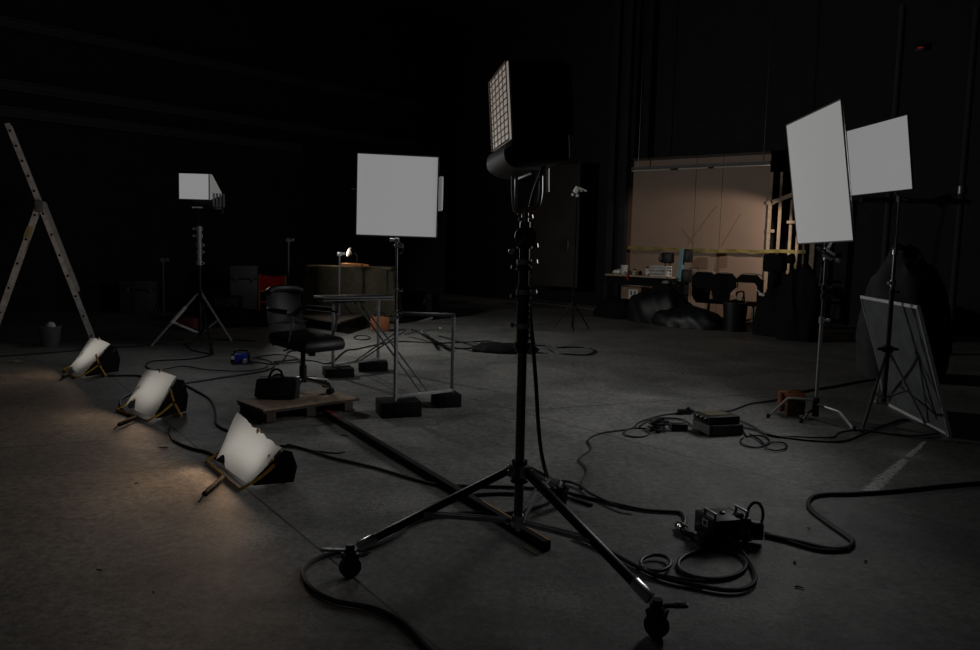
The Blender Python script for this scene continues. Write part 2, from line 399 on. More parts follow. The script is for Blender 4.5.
# tarp heap
def heap(name, c, w, d, h, m, lab, cat, seed=0, rot=None, amp=.6):
    rnd = random.Random(seed); ph = [rnd.uniform(0, 6.28) for _ in range(6)]
    rot = rot or PZ
    bb = B(); bmesh.ops.create_icosphere(bb.bm, subdivisions=4, radius=1)
    for v in bb.bm.verts:
        x, y, z = v.co
        n = .10*math.sin(5*x + ph[0] + 3*y) + .08*math.sin(9*y + ph[1] - 4*z) + .06*math.sin(14*x + 6*z + ph[2]) + .03*math.sin(25*(x+y) + ph[3])
        k = 1 + n*amp; v.co = V((x*w/2*k, y*d/2*k, max(0, z*.95 + .25*(1 if z > -.3 else 0))*h/1.2*k))
    bmesh.ops.transform(bb.bm, matrix=Matrix.Translation(c) @ rot.to_4x4(), verts=bb.bm.verts)
    return tag(bb.put(name, m, at=c), lab, cat)
heap('tarp_heap', onp(662, 2.3), 1.5, .8, .8, TARP, 'dark tarpaulin heap on the floor in front of the workbench', 'tarp', 1)
heap('tarp_heap', onp(690, 2.6), 1.6, .7, .42, mat('green_tarp', (.005, .008, .008), .5, 0, .4, 6), 'low dark green tarpaulin bundle in front of the chair row', 'tarp', 4)
c = onp(665, 2.2, .62); 
heap('plastic_sheet', onp(667, 2.15, .66), .5, .3, .24, mat('clear_sheet', (.30, .29, .26), .3, 0, .5, 9), 'crumpled pale plastic sheet on top of the tarpaulin heap', 'plastic sheet', 9)
heap('gear_pile', onp(620, 2.0), 1.3, .8, .45, MATTE, 'black gear pile on the floor left of the cardboard box', 'gear', 12)
# row of chairs
def back_chair(px, lab, openb=False):
    c = onp(px, 1.35); zt_ = ZAT(c, 272 + (px-703)*.06)
    root = thing('meeting_chair', c, lab, 'chair', 'chairs in a row before the brown partition')
    def P(x, y, z): return c + PDIR*x + PN*y + V((0, 0, z))
    w = .27
    if openb: out = [(-w, zt_-.17), (-w, zt_-.1), (-w*.6, zt_), (w*.6, zt_), (w, zt_-.1), (w, zt_-.62), (w*.72, zt_-.62), (w*.72, zt_-.24), (w*.5, zt_-.17)]
    else: out = [(-w*.8, zt_-.62), (-w, zt_-.3), (-w, zt_-.1), (-w*.6, zt_), (w*.6, zt_), (w, zt_-.1), (w, zt_-.3), (w*.55, zt_-.42), (w*.5, zt_-.62)]
    bb = B(); bb.prism([P(x, 0, z) for x, z in out], PN*.06); bb.put('backrest', MATTE, root, smooth=False)
    bb = B(); bb.tube([P(x*1.05, -.02, z + (.012 if abs(x) < w*.7 else 0)) for x, z in out[1 if openb else 2:6 if openb else 7]], .014, 6, sm=2); bb.put('rim_highlight', TIMBER, root)  # highlight along the chair back, coloured in as a pale tube
    sd = -.28
    bb = B(); bb.box(P(0, sd, .46), (.48, .46, .08), PZ, .03); bb.put('seat', MATTE, root)
    bb = B(); bb.cyl(P(0, sd, .12), P(0, sd, .42), .03); bb.put('gas_column', CHROME, root)
    for k in range(5):
        a_ = k*2*math.pi/5; e = P(.27*math.cos(a_), sd + .27*math.sin(a_), .08)
        bb = B(); bb.cyl(P(0, sd, .13), e, .025, .018, 8); lg = bb.put('leg', CHROME, root)
        bb = B(); bb.cyl(e + PDIR*-.02 + V((0, 0, -.045)), e + PDIR*.02 + V((0, 0, -.045)), .034); bb.put('caster', BLACK, lg)
    for s_ in (-1, 1):
        bb = B(); bb.tube([P(s_*.26, 0, .55), P(s_*.29, -.05, .70), P(s_*.29, -.38, .70), P(s_*.25, -.4, .5)], .015, 6, sm=3); bb.put('armrest', BLACKM, root)
back_chair(703.5, 'left chair of the dark row of three before the brown partition')
back_chair(723.5, 'middle chair of the dark row of three before the brown partition')
back_chair(748.5, 'right chair of the dark row with its back open below the top band', True)
bb = B(); p, q = onp(699, 2.0), onp(721, 1.95); bb.bar(p + V((0, 0, .16)), q + V((0, 0, .16)), .14, .03); bb.bar(p.lerp(q, .15) + V((0, 0, 0.07)), p.lerp(q, .15) + PN*.02 + V((0, 0, .08)), .1, .14); bb.bar(p.lerp(q, .85) + V((0, 0, .07)), p.lerp(q, .85) + PN*.02 + V((0, 0, .08)), .1, .14)
tag(bb.put('plank', TIMBER, smooth=False, at=p), 'pale plank lying low at the feet of the chair row', 'plank')
c = G(734, 331); zb = ZAT(c, 301); root = thing('bin', c, 'round black bin full of rubbish in front of the chair row', 'bin')
bb = B(); bb.lathe(c, [(.20, 0), (.24, zb*.9), (.25, zb*.9), (.25, zb*.95)]); bb.put('drum', BLACK, root)
bb = B()
for k in range(14):
    a_ = random.uniform(0, 6.28); rr = random.uniform(0, .17); bb.sph(c + V((rr*math.cos(a_), rr*math.sin(a_), zb*.95)), random.uniform(.05, .09), (1, 1, .7), seg=8)
bb.put('rubbish', MATTE, root)
c = onp(751, 2.3); bb = B(); bb.box(c + V((0, 0, .14)), (.26, .2, .05), PZ @ Matrix.Rotation(.2, 3, 'Y'), .01)
for s_ in (-1, 1): bb.box(c + PDIR*s_*.1 + V((0, 0, .07)), (.04, .16, .15), PZ @ Matrix.Rotation(s_*.15, 3, 'Y'), .005)
tag(bb.put('step_stool', PAPER, at=c), 'small white step stool on the floor right of the black bin', 'stool')
# black video tripod with its camera bag head
c = onp(773, 2.1); root = thing('camera_tripod', c, 'black tripod carrying a wrapped camera in front of the timber stud frame', 'tripod')
zt3, zh = ZAT(c, 254), ZAT(c, 272)
bb = B(); bb.box(c + V((0, 0, (zt3+zh)/2)), (.42, .3, zt3-zh), PZ, .06); bb.cyl(c + PDIR*.2 + V((0, 0, zt3-.1)), c + PDIR*.36 + V((0, 0, zt3-.08)), .08, .1); bb.put('camera_cover', MATTE, root)
bb = B(); bb.cyl(c + V((0, 0, .5)), c + V((0, 0, zh)), .06, seg=10); bb.sph(c + V((0, 0, zh-.1)), .12); bb.put('centre_column', MATTE, root)
for k in range(3):
    a_ = 1.9 + k*2.09; e = c + V((.42*math.cos(a_), .42*math.sin(a_), .02)); bb = B(); t0 = c + V((.06*math.cos(a_), .06*math.sin(a_), zh-.15))
    bb.cyl(t0, t0.lerp(e, .55), .05, .04, 8); bb.cyl(t0.lerp(e, .5), e, .028, .022, 8); bb.sph(e + V((0, 0, .02)), .035); bb.put('leg', MATTE, root)
bb = B(); q = PL(762.5, 294.5, PA + PN*2.2, PN); bb.box(q, (.13, .1, .06), PZ @ Matrix.Rotation(.2, 3, 'Y'), .015); bb.bar(q, q + PDIR*-.14 + V((0, 0, .1)), .02, .02); bb.bar(q, V((c.x, c.y, q.z)), .025, .025); bb.put('pan_handle', PAPER, root)
heap('gear_pile', onp(789, 2.6), 1.2, .8, 1.0, MATTE, 'tall black pile of covered gear right of the camera tripod', 'gear', 21)
heap('gear_pile', onp(800, 3.0), .8, .7, 1.35, MATTE, 'black covered heap behind the column of the c stand', 'gear', 22)
# spotlight that lights the partition, standing among the gear
SPOT = onp(818, 1.5, 2.6)
root = thing('spotlight', V((SPOT.x, SPOT.y, 0)), 'small black spotlight on a stand among the gear by the stud frame', 'lamp')
tgt = PL(716, 260, PA, PN); sd_ = (tgt - SPOT).normalized()
bb = B(); bb.cyl(SPOT - sd_*.26, SPOT - sd_*.06, .08, .10, 16); bb.put('can', BLACK, root)
bb = B(); bb.cyl(SPOT - sd_*.055, SPOT - sd_*.05, .085, seg=16); bb.put('lens', BULB, root)
bb = B(); bb.cyl(V((SPOT.x, SPOT.y, .8)), SPOT - sd_*.16 - V((0, 0, .08)), .014, seg=8); bb.put('pole', BLACKM, root)
for k in range(3):
    a_ = k*2.09; e = V((SPOT.x + .35*math.cos(a_), SPOT.y + .35*math.sin(a_), .012)); bb = B(); bb.cyl(V((SPOT.x, SPOT.y, .8)), e, .011, seg=6); bb.put('leg', BLACKM, root)

# ------------------------------------------------------------------ light stand helper
def knob(bb, p, d, r=.018, l=.05):
    d = V(d).normalized(); p = V(p); bb.cyl(p, p + d*l, r*.35, seg=6); bb.cyl(p + d*l*.7, p + d*l*1.3, r, r*.9, 8); return bb

# ------------------------------------------------------------------ the big roller stand, front centre
cL, cR, cBk = G(350, 577), G(656, 637), G(561, 507)
base = (cL + cR + cBk) / 3; base = G(517, 566)
ST = thing('roller_stand', base, 'large dark steel roller stand on three casters in the front centre', 'light stand')
def up(z, lean=0.0): return base + V((lean, 0, z))
zb0, z_sp, z_top = ZAT(base, 522), ZAT(base, 470), ZAT(base, 222)
ztube = ZAT(base, 352)
LEAN = D(524.5, 240, base.y).x - base.x
def colp(z):
    t = (z - zb0) / (z_top - zb0); return base + V((LEAN*t*.9, 0, z))
bb = B(); bb.cyl(colp(zb0), colp(ztube), .024, seg=20); bb.put('lower_column', DSTEEL, ST)
bb = B(); bb.cyl(colp(ztube), colp(ZAT(base, 285)), .032, seg=18); bb.cyl(colp(ztube+.02), colp(ztube+.05), .042); bb.put('middle_column', BLACKM, ST)
bb = B(); bb.cyl(colp(ZAT(base, 290)), colp(z_top), .026, seg=18); bb.put('upper_column', BLACKM, ST)
for y, s_ in ((345, 1), (326, -1), (297, -1), (292, 1), (268, -1), (262, 1), (246, 1)):
    z = ZAT(base, y); bb = B(); bb.cyl(colp(z-.012), colp(z+.012), .038, seg=12); knob(bb, colp(z) + V((s_*.03, -.01, 0)), (s_, -.35, .15), .012, .028); bb.put('clamp_knob', STEEL if y in (326, 292, 262) else BLACKM, ST)
bb = B(); z = ZAT(base, 237); bb.cyl(colp(z) + V((0, -.03, 0)), colp(z) + V((0, -.075, 0)), .052, seg=20); bb.cyl(colp(z) + V((0, .03, 0)), colp(z) + V((0, -.03, 0)), .04, seg=16); bb.put('crank_box', BLACKM, ST)
bb = B(); a = colp(z) + V((0, -.075, 0)); bb.tube([a, a + V((0, -.04, 0)), a + V((-.03, -.045, -.03)), a + V((-.07, -.045, -.07))], .007, 6, sm=3); knob(bb, a + V((-.07, -.045, -.07)), (0, -1, 0), .014, .04); bb.put('crank_handle', CHROME, ST)
bb = B()
for k in range(18):
    zz = ZAT(base, 350 - k*6.2); bb.box(colp(zz) + V((.034, -.012, 0)), (.012, .012, .018))
bb.put('gear_rack', STEEL, ST, smooth=False)
bb = B(); bb.cyl(colp(z_sp-.05), colp(z_sp+.05), .040, seg=16); bb.cyl(colp(z_sp-.06), colp(z_sp-.045), .046); bb.put('leg_collar', BLACKM, ST)
bb = B(); bb.cyl(colp(zb0-.02), colp(zb0+.04), .036, seg=16); bb.cyl(colp(zb0-.045), colp(zb0-.02), .012); knob(bb, colp(zb0+.01) + V((-.03, -.02, 0)), (-1, -.5, .1), .016, .03); bb.put('lower_collar', CHROME, ST)
for c, tb, hx in ((cL, BLACKM, (-.13, -.05)), (cR, BLACKM, (.12, -.03)), (cBk, BLACKM, (-.02, .1))):
    d = V((c.x - base.x, c.y - base.y, 0)).normalized(); ft = c - d*.02 + V((0, 0, .145)); tp = colp(z_sp) + d*.06
    sd = d.cross(V((0, 0, 1)))
    bb = B(); bb.bar(tp, tp.lerp(ft, .97), .030, .038, bevel=.004); lg = bb.put('leg', tb, ST)
    bb = B(); bb.box(tp - d*.02, (.05, .05, .06), basis(d, V((0, 0, 1)).cross(d), V((0, 0, 1))), .008); bb.cyl(tp - sd*.035, tp + sd*.035, .012); bb.put('hinge', STEEL, lg)
    bb = B(); bb.bar(tp.lerp(ft, .86), tp.lerp(ft, .98), .036, .044, bevel=.004); bb.put('end_sleeve', CHROME, lg)
    bb = B(); q = tp.lerp(ft, .56); q2 = colp(zb0 + .01) + d*.04
    for s_ in (-1, 1): bb.bar(q + sd*.02*s_, q2 + sd*.014*s_, .006, .022)
    bb.put('brace', STEEL, lg)
    fa = rotz(random.uniform(-.5, .5)) @ sd
    w0 = c + V((0, 0, .052))
    bb = B(); bb.cyl(w0 - fa*.018, w0 + fa*.018, .052, seg=24); bb.cyl(w0 - fa*.024, w0 + fa*.024, .022, seg=12); bb.put('caster_wheel', RUBBER, lg)
    bb = B(); fd = V((fa.y, -fa.x, 0))
    for s_ in (-1, 1): bb.prism([w0 + fa*.024*s_ + fd*-.02 + V((0, 0, -.012)), w0 + fa*.024*s_ + fd*.02 + V((0, 0, -.012)), w0 + fa*.024*s_ + fd*.04 + V((0, 0, .062)), w0 + fa*.024*s_ + fd*-.04 + V((0, 0, .062))], fa*.004*s_)
    bb.box(w0 + V((0, 0, .064)), (.075, .07, .012), basis(fd, fa, V((0, 0, 1)))); bb.cyl(w0 + V((0, 0, .06)), w0 + V((0, 0, .115)), .022); bb.cyl(w0 + V((0, 0, .078)), w0 + V((0, 0, .09)), .034); bb.put('caster_fork', BLACKM, lg)
    h = V((hx[0], hx[1], .02)); s0 = w0 + V((0, 0, .085))
    bb = B(); bb.bar(s0, s0 + h, .028, .012, bevel=.003); bb.bar(s0 + h*.55, s0 + h*1.02, .034, .014, bevel=.004); bb.put('brake_lever', STEEL if c is not cR else BLACKM, lg)

# ------------------------------------------------------------------ rectangles measured from four corners
def quad(c4, dist, square=True):
    r = [ray(*c).normalized() for c in c4]       # TL TR BR BL
    # P0 - P1 + P2 - P3 = 0 with P = s*r ; solve s1..s3 for s0 = 1
    A = Matrix((( -r[1].x, r[2].x, -r[3].x), (-r[1].y, r[2].y, -r[3].y), (-r[1].z, r[2].z, -r[3].z)))
    s_ = A.inverted() @ (-r[0]); s4 = [1, s_[0], s_[1], s_[2]]
    P = [r[i]*s4[i] for i in range(4)]; c = sum(P, V())/4; k = dist / c.y
    P = [O + p*k for p in P]; c = sum(P, V())/4
    u = ((P[1]+P[2]) - (P[0]+P[3]))/4; v = ((P[0]+P[1]) - (P[2]+P[3]))/4
    print('QUAD', [tuple(round(x, 2) for x in p) for p in P], 'w %.2f h %.2f' % (u.length*2, v.length*2), 'cos %.2f' % (u.normalized().dot(v.normalized())))
    W, H = u.length, v.length; vh = v.normalized(); uh = (u - vh*u.dot(vh)).normalized(); n = uh.cross(vh)
    if n.dot(O - c) < 0: n = -n
    return c, uh, vh, n, W, H
def area(name, c, uh, vh, n, w, h, watts, col=(1, 1, 1), off=.012, spread=math.pi):
    l = bpy.data.lights.new(name, 'AREA'); l.shape = 'RECTANGLE'; l.size = w; l.size_y = h; l.energy = watts; l.color = col; l.spread = spread
    o = bpy.data.objects.new(name, l); COL.objects.link(o)
    zz = -n; yy = vh; xx = yy.cross(-zz)
    M = basis(xx.normalized(), yy.normalized(), n.normalized())     # local -Z should look along n
    M = basis((-xx).normalized(), yy.normalized(), (-n).normalized())
    if M.determinant() < 0: M = basis(xx.normalized(), yy.normalized(), (-n).normalized())
    o.matrix_world = Matrix.Translation(c + n*off) @ M.to_4x4(); return o

# panel lamp on the roller stand
hu = V((-.150, .989, 0)).normalized(); hv = V((-.075, 0, 1)); hv = (hv - hu*hv.dot(hu)).normalized(); hn = hu.cross(hv)
if hn.x > 0: hn = -hn
hw, hh = .262, .172
_nb = D(509.5, 139.0, base.y - .25)
hc = _nb + hu*hw + hv*hh
HD = thing('panel_lamp', colp(z_top), 'tall black lamp head with a lit egg crate grid on the roller stand', 'lamp')
up_s = V((0, 0, 1))
RB = basis(hu, hv, hn)
dep = .27
bb = B(); bb.box(hc - hn*(dep/2 + .012) - hv*.05, (hw*2+.01, hh*2 + .11, dep), RB, .02); bb.put('housing', MATTE, HD)
bb = B()
for k in range(7): bb.box(hc - hn*(dep + .02) + hu*(-hw + hw*2*(k+.5)/7), (.012, hh*1.9, .04), RB)
bb.put('cooling_fins', BLACKM, HD, smooth=False)
bb = B(); bb.box(hc - hn*.008, (hw*2, hh*2, .004), RB); bb.put('lit_face', LEDS, HD, smooth=False)
bb = B()
nu, nv = 5, 11
for i in range(nu+1): bb.box(hc + hn*.002 + hu*(-hw + 2*hw*i/nu), (.006 if 0 < i < nu else .010, hh*2, .004), RB)
for j in range(nv+1): bb.box(hc + hn*.002 + hv*(-hh + 2*hh*j/nv), (hw*2, .004 if 0 < j < nv else .008, .004), RB)
bb.put('egg_crate', mat('crate_fabric', (.45, .34, .28), .8), HD, smooth=False)
bb = B()
def lip(u, v):
    a_ = v * 1.5; rr = .13
    return hc + hu*(u*2-1)*(hw+.01) + hv*(-hh - .02 - rr*math.sin(a_)) + hn*(.02 - rr*(1-math.cos(a_)) + .03*math.sin(a_*2))
bb.grid(lip, 8, 8, .006); bb.put('lower_cowl', mat('cowl_black', (.02, .02, .022), .55, .2), HD)
bb = B(); e = hc - hv*(hh+.155) - hn*.10; bb.cyl(e - hu*hw, e + hu*hw, .008, seg=8); bb.put('cowl_edge', DSTEEL, HD)
bb = B(); e = hc - hn*.05 + hu*(hw+.02) - hv*(hh*.85); bb.cyl(e, e + hu*.02, .007, seg=8); bb.put('rivet', CHROME, HD)
# yoke
yb = colp(z_top) + V((0, 0, .03))
pts = [(513, 176), (513.5, 200), (516, 211), (526, 211), (537, 207), (540.5, 195), (541, 176)]
bb = B(); bb.tube([D(x, y, base.y + .02 - .0*(x-525)) for x, y in pts], .010, 8, sm=4); yk = bb.put('yoke', DSTEEL, HD)
bb = B(); bb.cyl(D(516.5, 174, base.y), D(516.5, 210, base.y - .01), .008, seg=8); bb.put('yoke_rod', STEEL, HD)
bb = B(); bb.cyl(D(548, 168, base.y+.1), D(548, 192, base.y+.1), .006, seg=8); bb.put('pole_lever', STEEL, HD)
bb = B(); bb.cyl(D(517, 212, base.y), D(536, 208.5, base.y), .014, seg=10); bb.put('yoke_bridge', mat('rusty', (.42, .17, .05), .6, .2), HD)
bb = B(); bb.cyl(colp(z_top - .02), D(525, 210, base.y), .018, seg=12); knob(bb, colp(z_top+.02), (.9, -.3, .2), .011, .03); knob(bb, colp(z_top+.0), (-.9, -.3, .4), .010, .03); bb.put('spigot', STEEL, HD)
area('panel_lamp_beam', hc, hu, hv, hn, hw*2, hh*2, 3, (1, .9, .8), .035)

# cable hanging from the panel lamp to the floor
def cable(pts, r, label, name='power_cable', lift=0.0, extra=None, grp=None):
    P = [V((*G(x, y, r + lift).xy, r + lift)) for x, y in pts]
    if extra: P = extra + P
    bb = B(); bb.tube(P, r, 8, sm=5); o = bb.put(name, CABLE, at=V((P[0].x, P[0].y, 0)))
    return tag(o, label, 'cable', grp)
def loop(cx, cy, rx, ry, n=12, ph=0.0, turn=1.0):
    return [(cx + rx*math.cos(ph + turn*2*math.pi*k/n), cy + ry*math.sin(ph + turn*2*math.pi*k/n)) for k in range(n+1)]
ydn = base.y + .06
ex = [hc - hn*dep*.8 - hv*(hh+.1)]
ex += [D(531, 205, ydn+.1), D(529.5, 260, ydn+.04), D(530, 310, ydn+.05), D(533, 345, ydn + .06), D(536, 385, ydn+.1), D(538, 420, ydn+.15), D(541, 450, ydn+.2), D(546, 472, ydn+.3)]
bb = B(); bb.tube(ex + [G(553, 488, .012), G(572, 498, .012), G(592, 505, .012)], .011, 8, sm=5)
tag(bb.put('power_cable', CABLE, at=base), 'black cable hanging down beside the roller stand column to the floor', 'cable')

# ------------------------------------------------------------------ dark beam on the floor and a strip coloured as its reflection
a, b = G(323.5, 416, 0), G(543, 552, 0); dirb = (b-a).normalized(); side = V((-dirb.y, dirb.x, 0))
root = thing('timber_beam', a, 'long dark beam with a red painted end lying behind the roller stand', 'beam')
bh, bw = .055, .05
bb = B(); bb.bar(a.lerp(b, .0) + V((0, 0, bh/2+.002)) + side*bw*.5, b + V((0, 0, bh/2+.002)) + side*bw*.5, bw, bh, bevel=.003); bb.put('body', mat('dark_red_wood', (.008, .0035, .003), .8, 0, .4, 10), root)
bb = B(); bb.bar(a + V((0, 0, bh+.004)) + side*bw*.5, a.lerp(b, .10) + V((0, 0, bh+.004)) + side*bw*.5, bw*.9, .004); bb.bar(a - dirb*.003 + V((0, 0, bh/2+.002)) + side*bw*.5, a + V((0, 0, bh/2+.002)) + side*bw*.5, bw, bh); bb.put('red_end', REDP, root, smooth=False)
bb = B(); bb.bar(a.lerp(b, .80) + V((0, 0, bh+.003)) + side*(bw-.01), b + V((0, 0, bh+.003)) + side*(bw-.01), .014, .004); bb.put('bare_edge', BRASS, root, smooth=False)
p, q = G(523, 547), G(537, 555.5); bb = B(); bb.bar(p + V((0, 0, .004)), q + V((0, 0, .004)), .012, .006); tag(bb.put('reflection_strip', BRASS, at=p), 'short brass coloured strip for the reflection on the floor beside the near end of the beam', 'strip')  # reflected line on the floor, put in as a brass coloured strip

# ------------------------------------------------------------------ trestle frame on apple boxes
def apple(px0, px1, yb, yt, lab):
    a, b = G(px0, yb - (px1-px0)*.12), G(px1, yb); return a, b
def abox(px, py, ytop, w, d, ang, lab):
    c = G(px, py); h = ZAT(c, ytop); c2 = c + rotz(ang) @ V((0, d/2, 0))
    root = thing('apple_box', V((c2.x, c2.y, 0)), lab, 'box', 'black apple boxes under the steel frame')
    rt = rotz(ang)
    bb = B(); bb.box(V((c2.x, c2.y, h/2)), (w, d, h), rt, .006); bb.put('body', MATTE, root)
    bb = B(); bb.box(V((c2.x, c2.y, h/2)) - rt @ V((0, d/2 + .001, 0)), (.11, .006, .03), rt); bb.put('hand_slot', BLACKM, root)
    return V((c2.x, c2.y, h))
bx1 = abox(402, 418, 402.5, .38, .30, .35, 'largest black apple box, under the front left post of the steel frame')
bx2 = abox(450, 408, 395, .24, .28, .35, 'black apple box under the front right post of the steel frame')
bx3 = abox(340, 378, 369, .34, .28, .35, 'black apple box under the rear left post, right of the pallet')
bx4 = abox(373.5, 372, 362.5, .36, .26, .2, 'black apple box under the rear right post of the steel frame')
TF = thing('steel_frame', V(((bx1.x+bx4.x)/2, (bx1.y+bx4.y)/2, 0)), 'tubular steel trestle frame with crossed braces standing on four black boxes', 'frame')
def onray(px, py, yy): return D(px, py, yy)
f0 = onray(395.5, 398, bx1.y-.03); f0.z = bx1.z; f1 = onray(452, 391, bx2.y-.03); f1.z = bx2.z + .0
ftop0 = V((f0.x, f0.y, ZAT(f0, 313))); ftop1 = V((f1.x, f1.y, ZAT(f1, 315)))
r0 = onray(333, 372, bx3.y); r0.z = bx3.z; r1 = onray(378, 364, bx4.y); r1.z = bx4.z
rtop0 = V((r0.x, r0.y, ZAT(r0, 302))); rtop1 = V((r1.x, r1.y, ZAT(r1, 299)))
def endframe(lo0, lo1, hi0, hi1):
    bb = B(); bb.bar(lo0, hi0, .035, .035, bevel=.004); fr = bb.put('post', STEEL, TF)
    bb = B(); bb.bar(lo1, hi1, .035, .035, bevel=.004); bb.put('post', STEEL, TF)
    bb = B(); z = V((0, 0, .03)); bb.bar(lo0 + z, lo1 + z, .032, .032, bevel=.004); bb.put('bottom_rail', STEEL, TF)
    bb = B(); bb.bar(hi0, hi1, .05, .035, bevel=.004); bb.put('top_rail', BLACKM, TF)
endframe(f0, f1, ftop0, ftop1); endframe(r0, r1, rtop0, rtop1)
for t, m in ((.06, STEEL), (-.06, STEEL)):
    bb = B(); bb.cyl(rtop0.lerp(rtop1, .50 + t), (f0.lerp(f1, .50 + t)) + V((0, 0, .04)), .011, seg=8); bb.put('cross_brace', m, TF)
    bb = B(); bb.cyl(r0.lerp(r1, .55 + t) + V((0, 0, .04)), (f0.lerp(f1, .1 + t)) + V((0, 0, (ftop0.z - f0.z)*.8)), .009, seg=8); bb.put('cross_brace', DSTEEL, TF)
bb = B(); a_ = ftop1 - (ftop1-ftop0)*.10 + V((0, 0, .018)); bb.box(a_, (.05, .03, .02), None, .004); bb.put('corner_clip', CHROME, TF)
# dark board on the rear of the frame
p, q = D(318, 300.5, r0.y-.1), D(388, 301.5, r1.y-.1); q.z = p.z = rtop0.z + .05
root = thing('padded_board', (p+q)/2, 'black padded board with a rounded end lying across the rear of the steel frame', 'board')
bb = B(); bb.bar(p, q, .34, .05, bevel=.02); bb.put('pad', LEATHER, root)
bb = B(); nrm_ = V((0, 0, 1)).cross(q-p).normalized()
s__ = -1 if (nrm_*.17).dot(O - p) < 0 else 1
bb.bar(p + nrm_*.172*s__ + V((0, 0, .012)), q + nrm_*.172*s__ + V((0, 0, .012)), .012, .012); bb.bar(p + nrm_*.172*s__ - V((0, 0, .02)), q + nrm_*.172*s__ - V((0, 0, .02)), .012, .012); bb.put('edge_trim', DSTEEL, root)

# softbox in the centre with its pole clamped to the frame
pb = V((f0.x - .0, f0.y - .045, 0)); pb.z = bx1.z
PO = thing('light_stand', V((pb.x, pb.y, pb.z)), 'slim steel pole clamped upright to the front left post of the steel frame', 'light stand')
def pp(py): return V((pb.x, pb.y, ZAT(pb, py)))
bb = B(); bb.cyl(pb, pp(310), .016, seg=12); bb.put('lower_tube', STEEL, PO)
bb = B(); bb.cyl(pp(312), pp(240), .011, seg=10); bb.put('upper_tube', DSTEEL, PO)
for y, dx in ((312, 1), (317, -1), (290, 1), (246, 1), (240, -1)):
    bb = B(); c = pp(y); bb.box(c, (.05, .05, .035), None, .008); knob(bb, c, (dx, -.4, 0), .016, .05); bb.put('clamp', CHROME, PO)
bb = B(); c = pp(246); bb.tube([c, c + V((.05, -.01, .03)), c + V((.055, -.01, -.04)), c + V((.03, -.01, -.07))], .006, 6); bb.put('wing_handle', CHROME, PO)
def softbox(name, c, uh, vh, n, W, H, depth, label, facem, watts, back=.6, rim=BLACK, col=(1, 1, 1), spread=math.pi):
    rt = thing(name, c - vh*H, label, 'softbox')
    RBm = basis(uh, vh, n)
    if RBm.determinant() < 0: RBm = basis(-uh, vh, n)
    x = RBm.col[0]
    bb = B(); bb.box(c - n*.004, (W*2-.01, H*2-.01, .006), RBm); bb.put('diffuser', facem, rt, smooth=False)
    fr = [c + x*W*a + vh*H*b - n*.002 for a, b in ((-1, -1), (1, -1), (1, 1), (-1, 1))]
    bk = [c + x*W*back*a + vh*H*back*b - n*depth for a, b in ((-1, -1), (1, -1), (1, 1), (-1, 1))]
    bb = B(); vf = [bb.bm.verts.new(p) for p in fr]; vb = [bb.bm.verts.new(p) for p in bk]
    fs = [bb.bm.faces.new((vf[i], vf[(i+1) % 4], vb[(i+1) % 4], vb[i])) for i in range(4)] + [bb.bm.faces.new(vb)]
    bmesh.ops.solidify(bb.bm, geom=fs, thickness=-.004); bb.put('shell', rim, rt, smooth=False)
    bb = B()
    for i in range(4): bb.bar(fr[i], fr[(i+1) % 4], .012, .012)
    bb.put('rim', GREYP, rt, smooth=False)
    bb = B(); bb.cyl(c - n*(depth-.02) - vh*H*.55, c - n*(depth + depth*.5) - vh*H*.55, .07, .08, 16); bb.put('lamp_body', MATTE, rt)
    area(name + '_beam', c, uh, vh, n, W*2*.96, H*2*.96, watts, col, .02, spread)
    return rt
dist = pb.y - .02
c4 = [D(357.5, 153, dist), D(438.5, 156.7, dist+.12), D(437, 236.7, dist+.12), D(355.5, 236, dist)]
cc = sum(c4, V())/4; uu = ((c4[1]+c4[2]) - (c4[0]+c4[3]))/4; vv = ((c4[0]+c4[1]) - (c4[2]+c4[3]))/4
vh_ = vv.normalized(); uh_ = (uu - vh_*uu.dot(vh_)).normalized(); n_ = uh_.cross(vh_); n_ = n_ if n_.dot(O-cc) > 0 else -n_
SB1 = softbox('softbox', cc, uh_, vh_, n_, uu.length, vv.length, .42, 'square lit softbox facing the camera above the steel frame', FACE, 3.5)
e = cc + uh_*(uu.length + .035) - n_*.10
bb = B(); bb.box(e + vh_*.04, (.035, uu.length*.85, .14), basis(uh_, vh_, n_), .008); bb.put('side_flap', FACES, SB1)
e = cc - uh_*(uu.length) - n_*.08 + vh_*.05; bb = B(); bb.cyl(e, e - uh_*.05, .006, seg=6); bb.put('side_pin', STEEL, SB1)
bb = B(); bb.bar(pp(240), cc - vh_*vv.length - n_*.1, .02, .02); bb.put('mount', STEEL, SB1)

# ------------------------------------------------------------------ lamp on the left on a tripod stand
lb = G(200.5, 343)
LS = thing('light_stand', lb, 'black tripod light stand with pale braces at the left carrying a small square softbox', 'light stand')
def lp(py): return V((lb.x, lb.y, ZAT(lb, py)))
bb = B(); bb.cyl(lp(335), lp(262), .027, seg=12); bb.put('lower_tube', BLACKM, LS)
bb = B(); bb.cyl(lp(264), lp(226), .036, seg=12); bb.put('upper_tube', ALU, LS)
bb = B(); bb.cyl(lp(226), lp(206), .012, seg=8); bb.put('spigot', BLACKM, LS)
for y, dx in ((263, 1), (252, 1), (245, 1), (236, -1), (229, -1)):
    bb = B(); bb.cyl(lp(y) - V((0, 0, .03)), lp(y) + V((0, 0, .03)), .052, seg=12); knob(bb, lp(y), (dx, -.4, 0), .02, .07); bb.put('collar', ALU, LS)
bb = B(); bb.cyl(lp(293), lp(289), .05, seg=12); bb.put('leg_hub', BLACKM, LS)
bb = B(); bb.cyl(lp(336), lp(333), .04, seg=12); bb.put('brace_hub', BLACKM, LS)
hub = lp(291); low = lp(334)
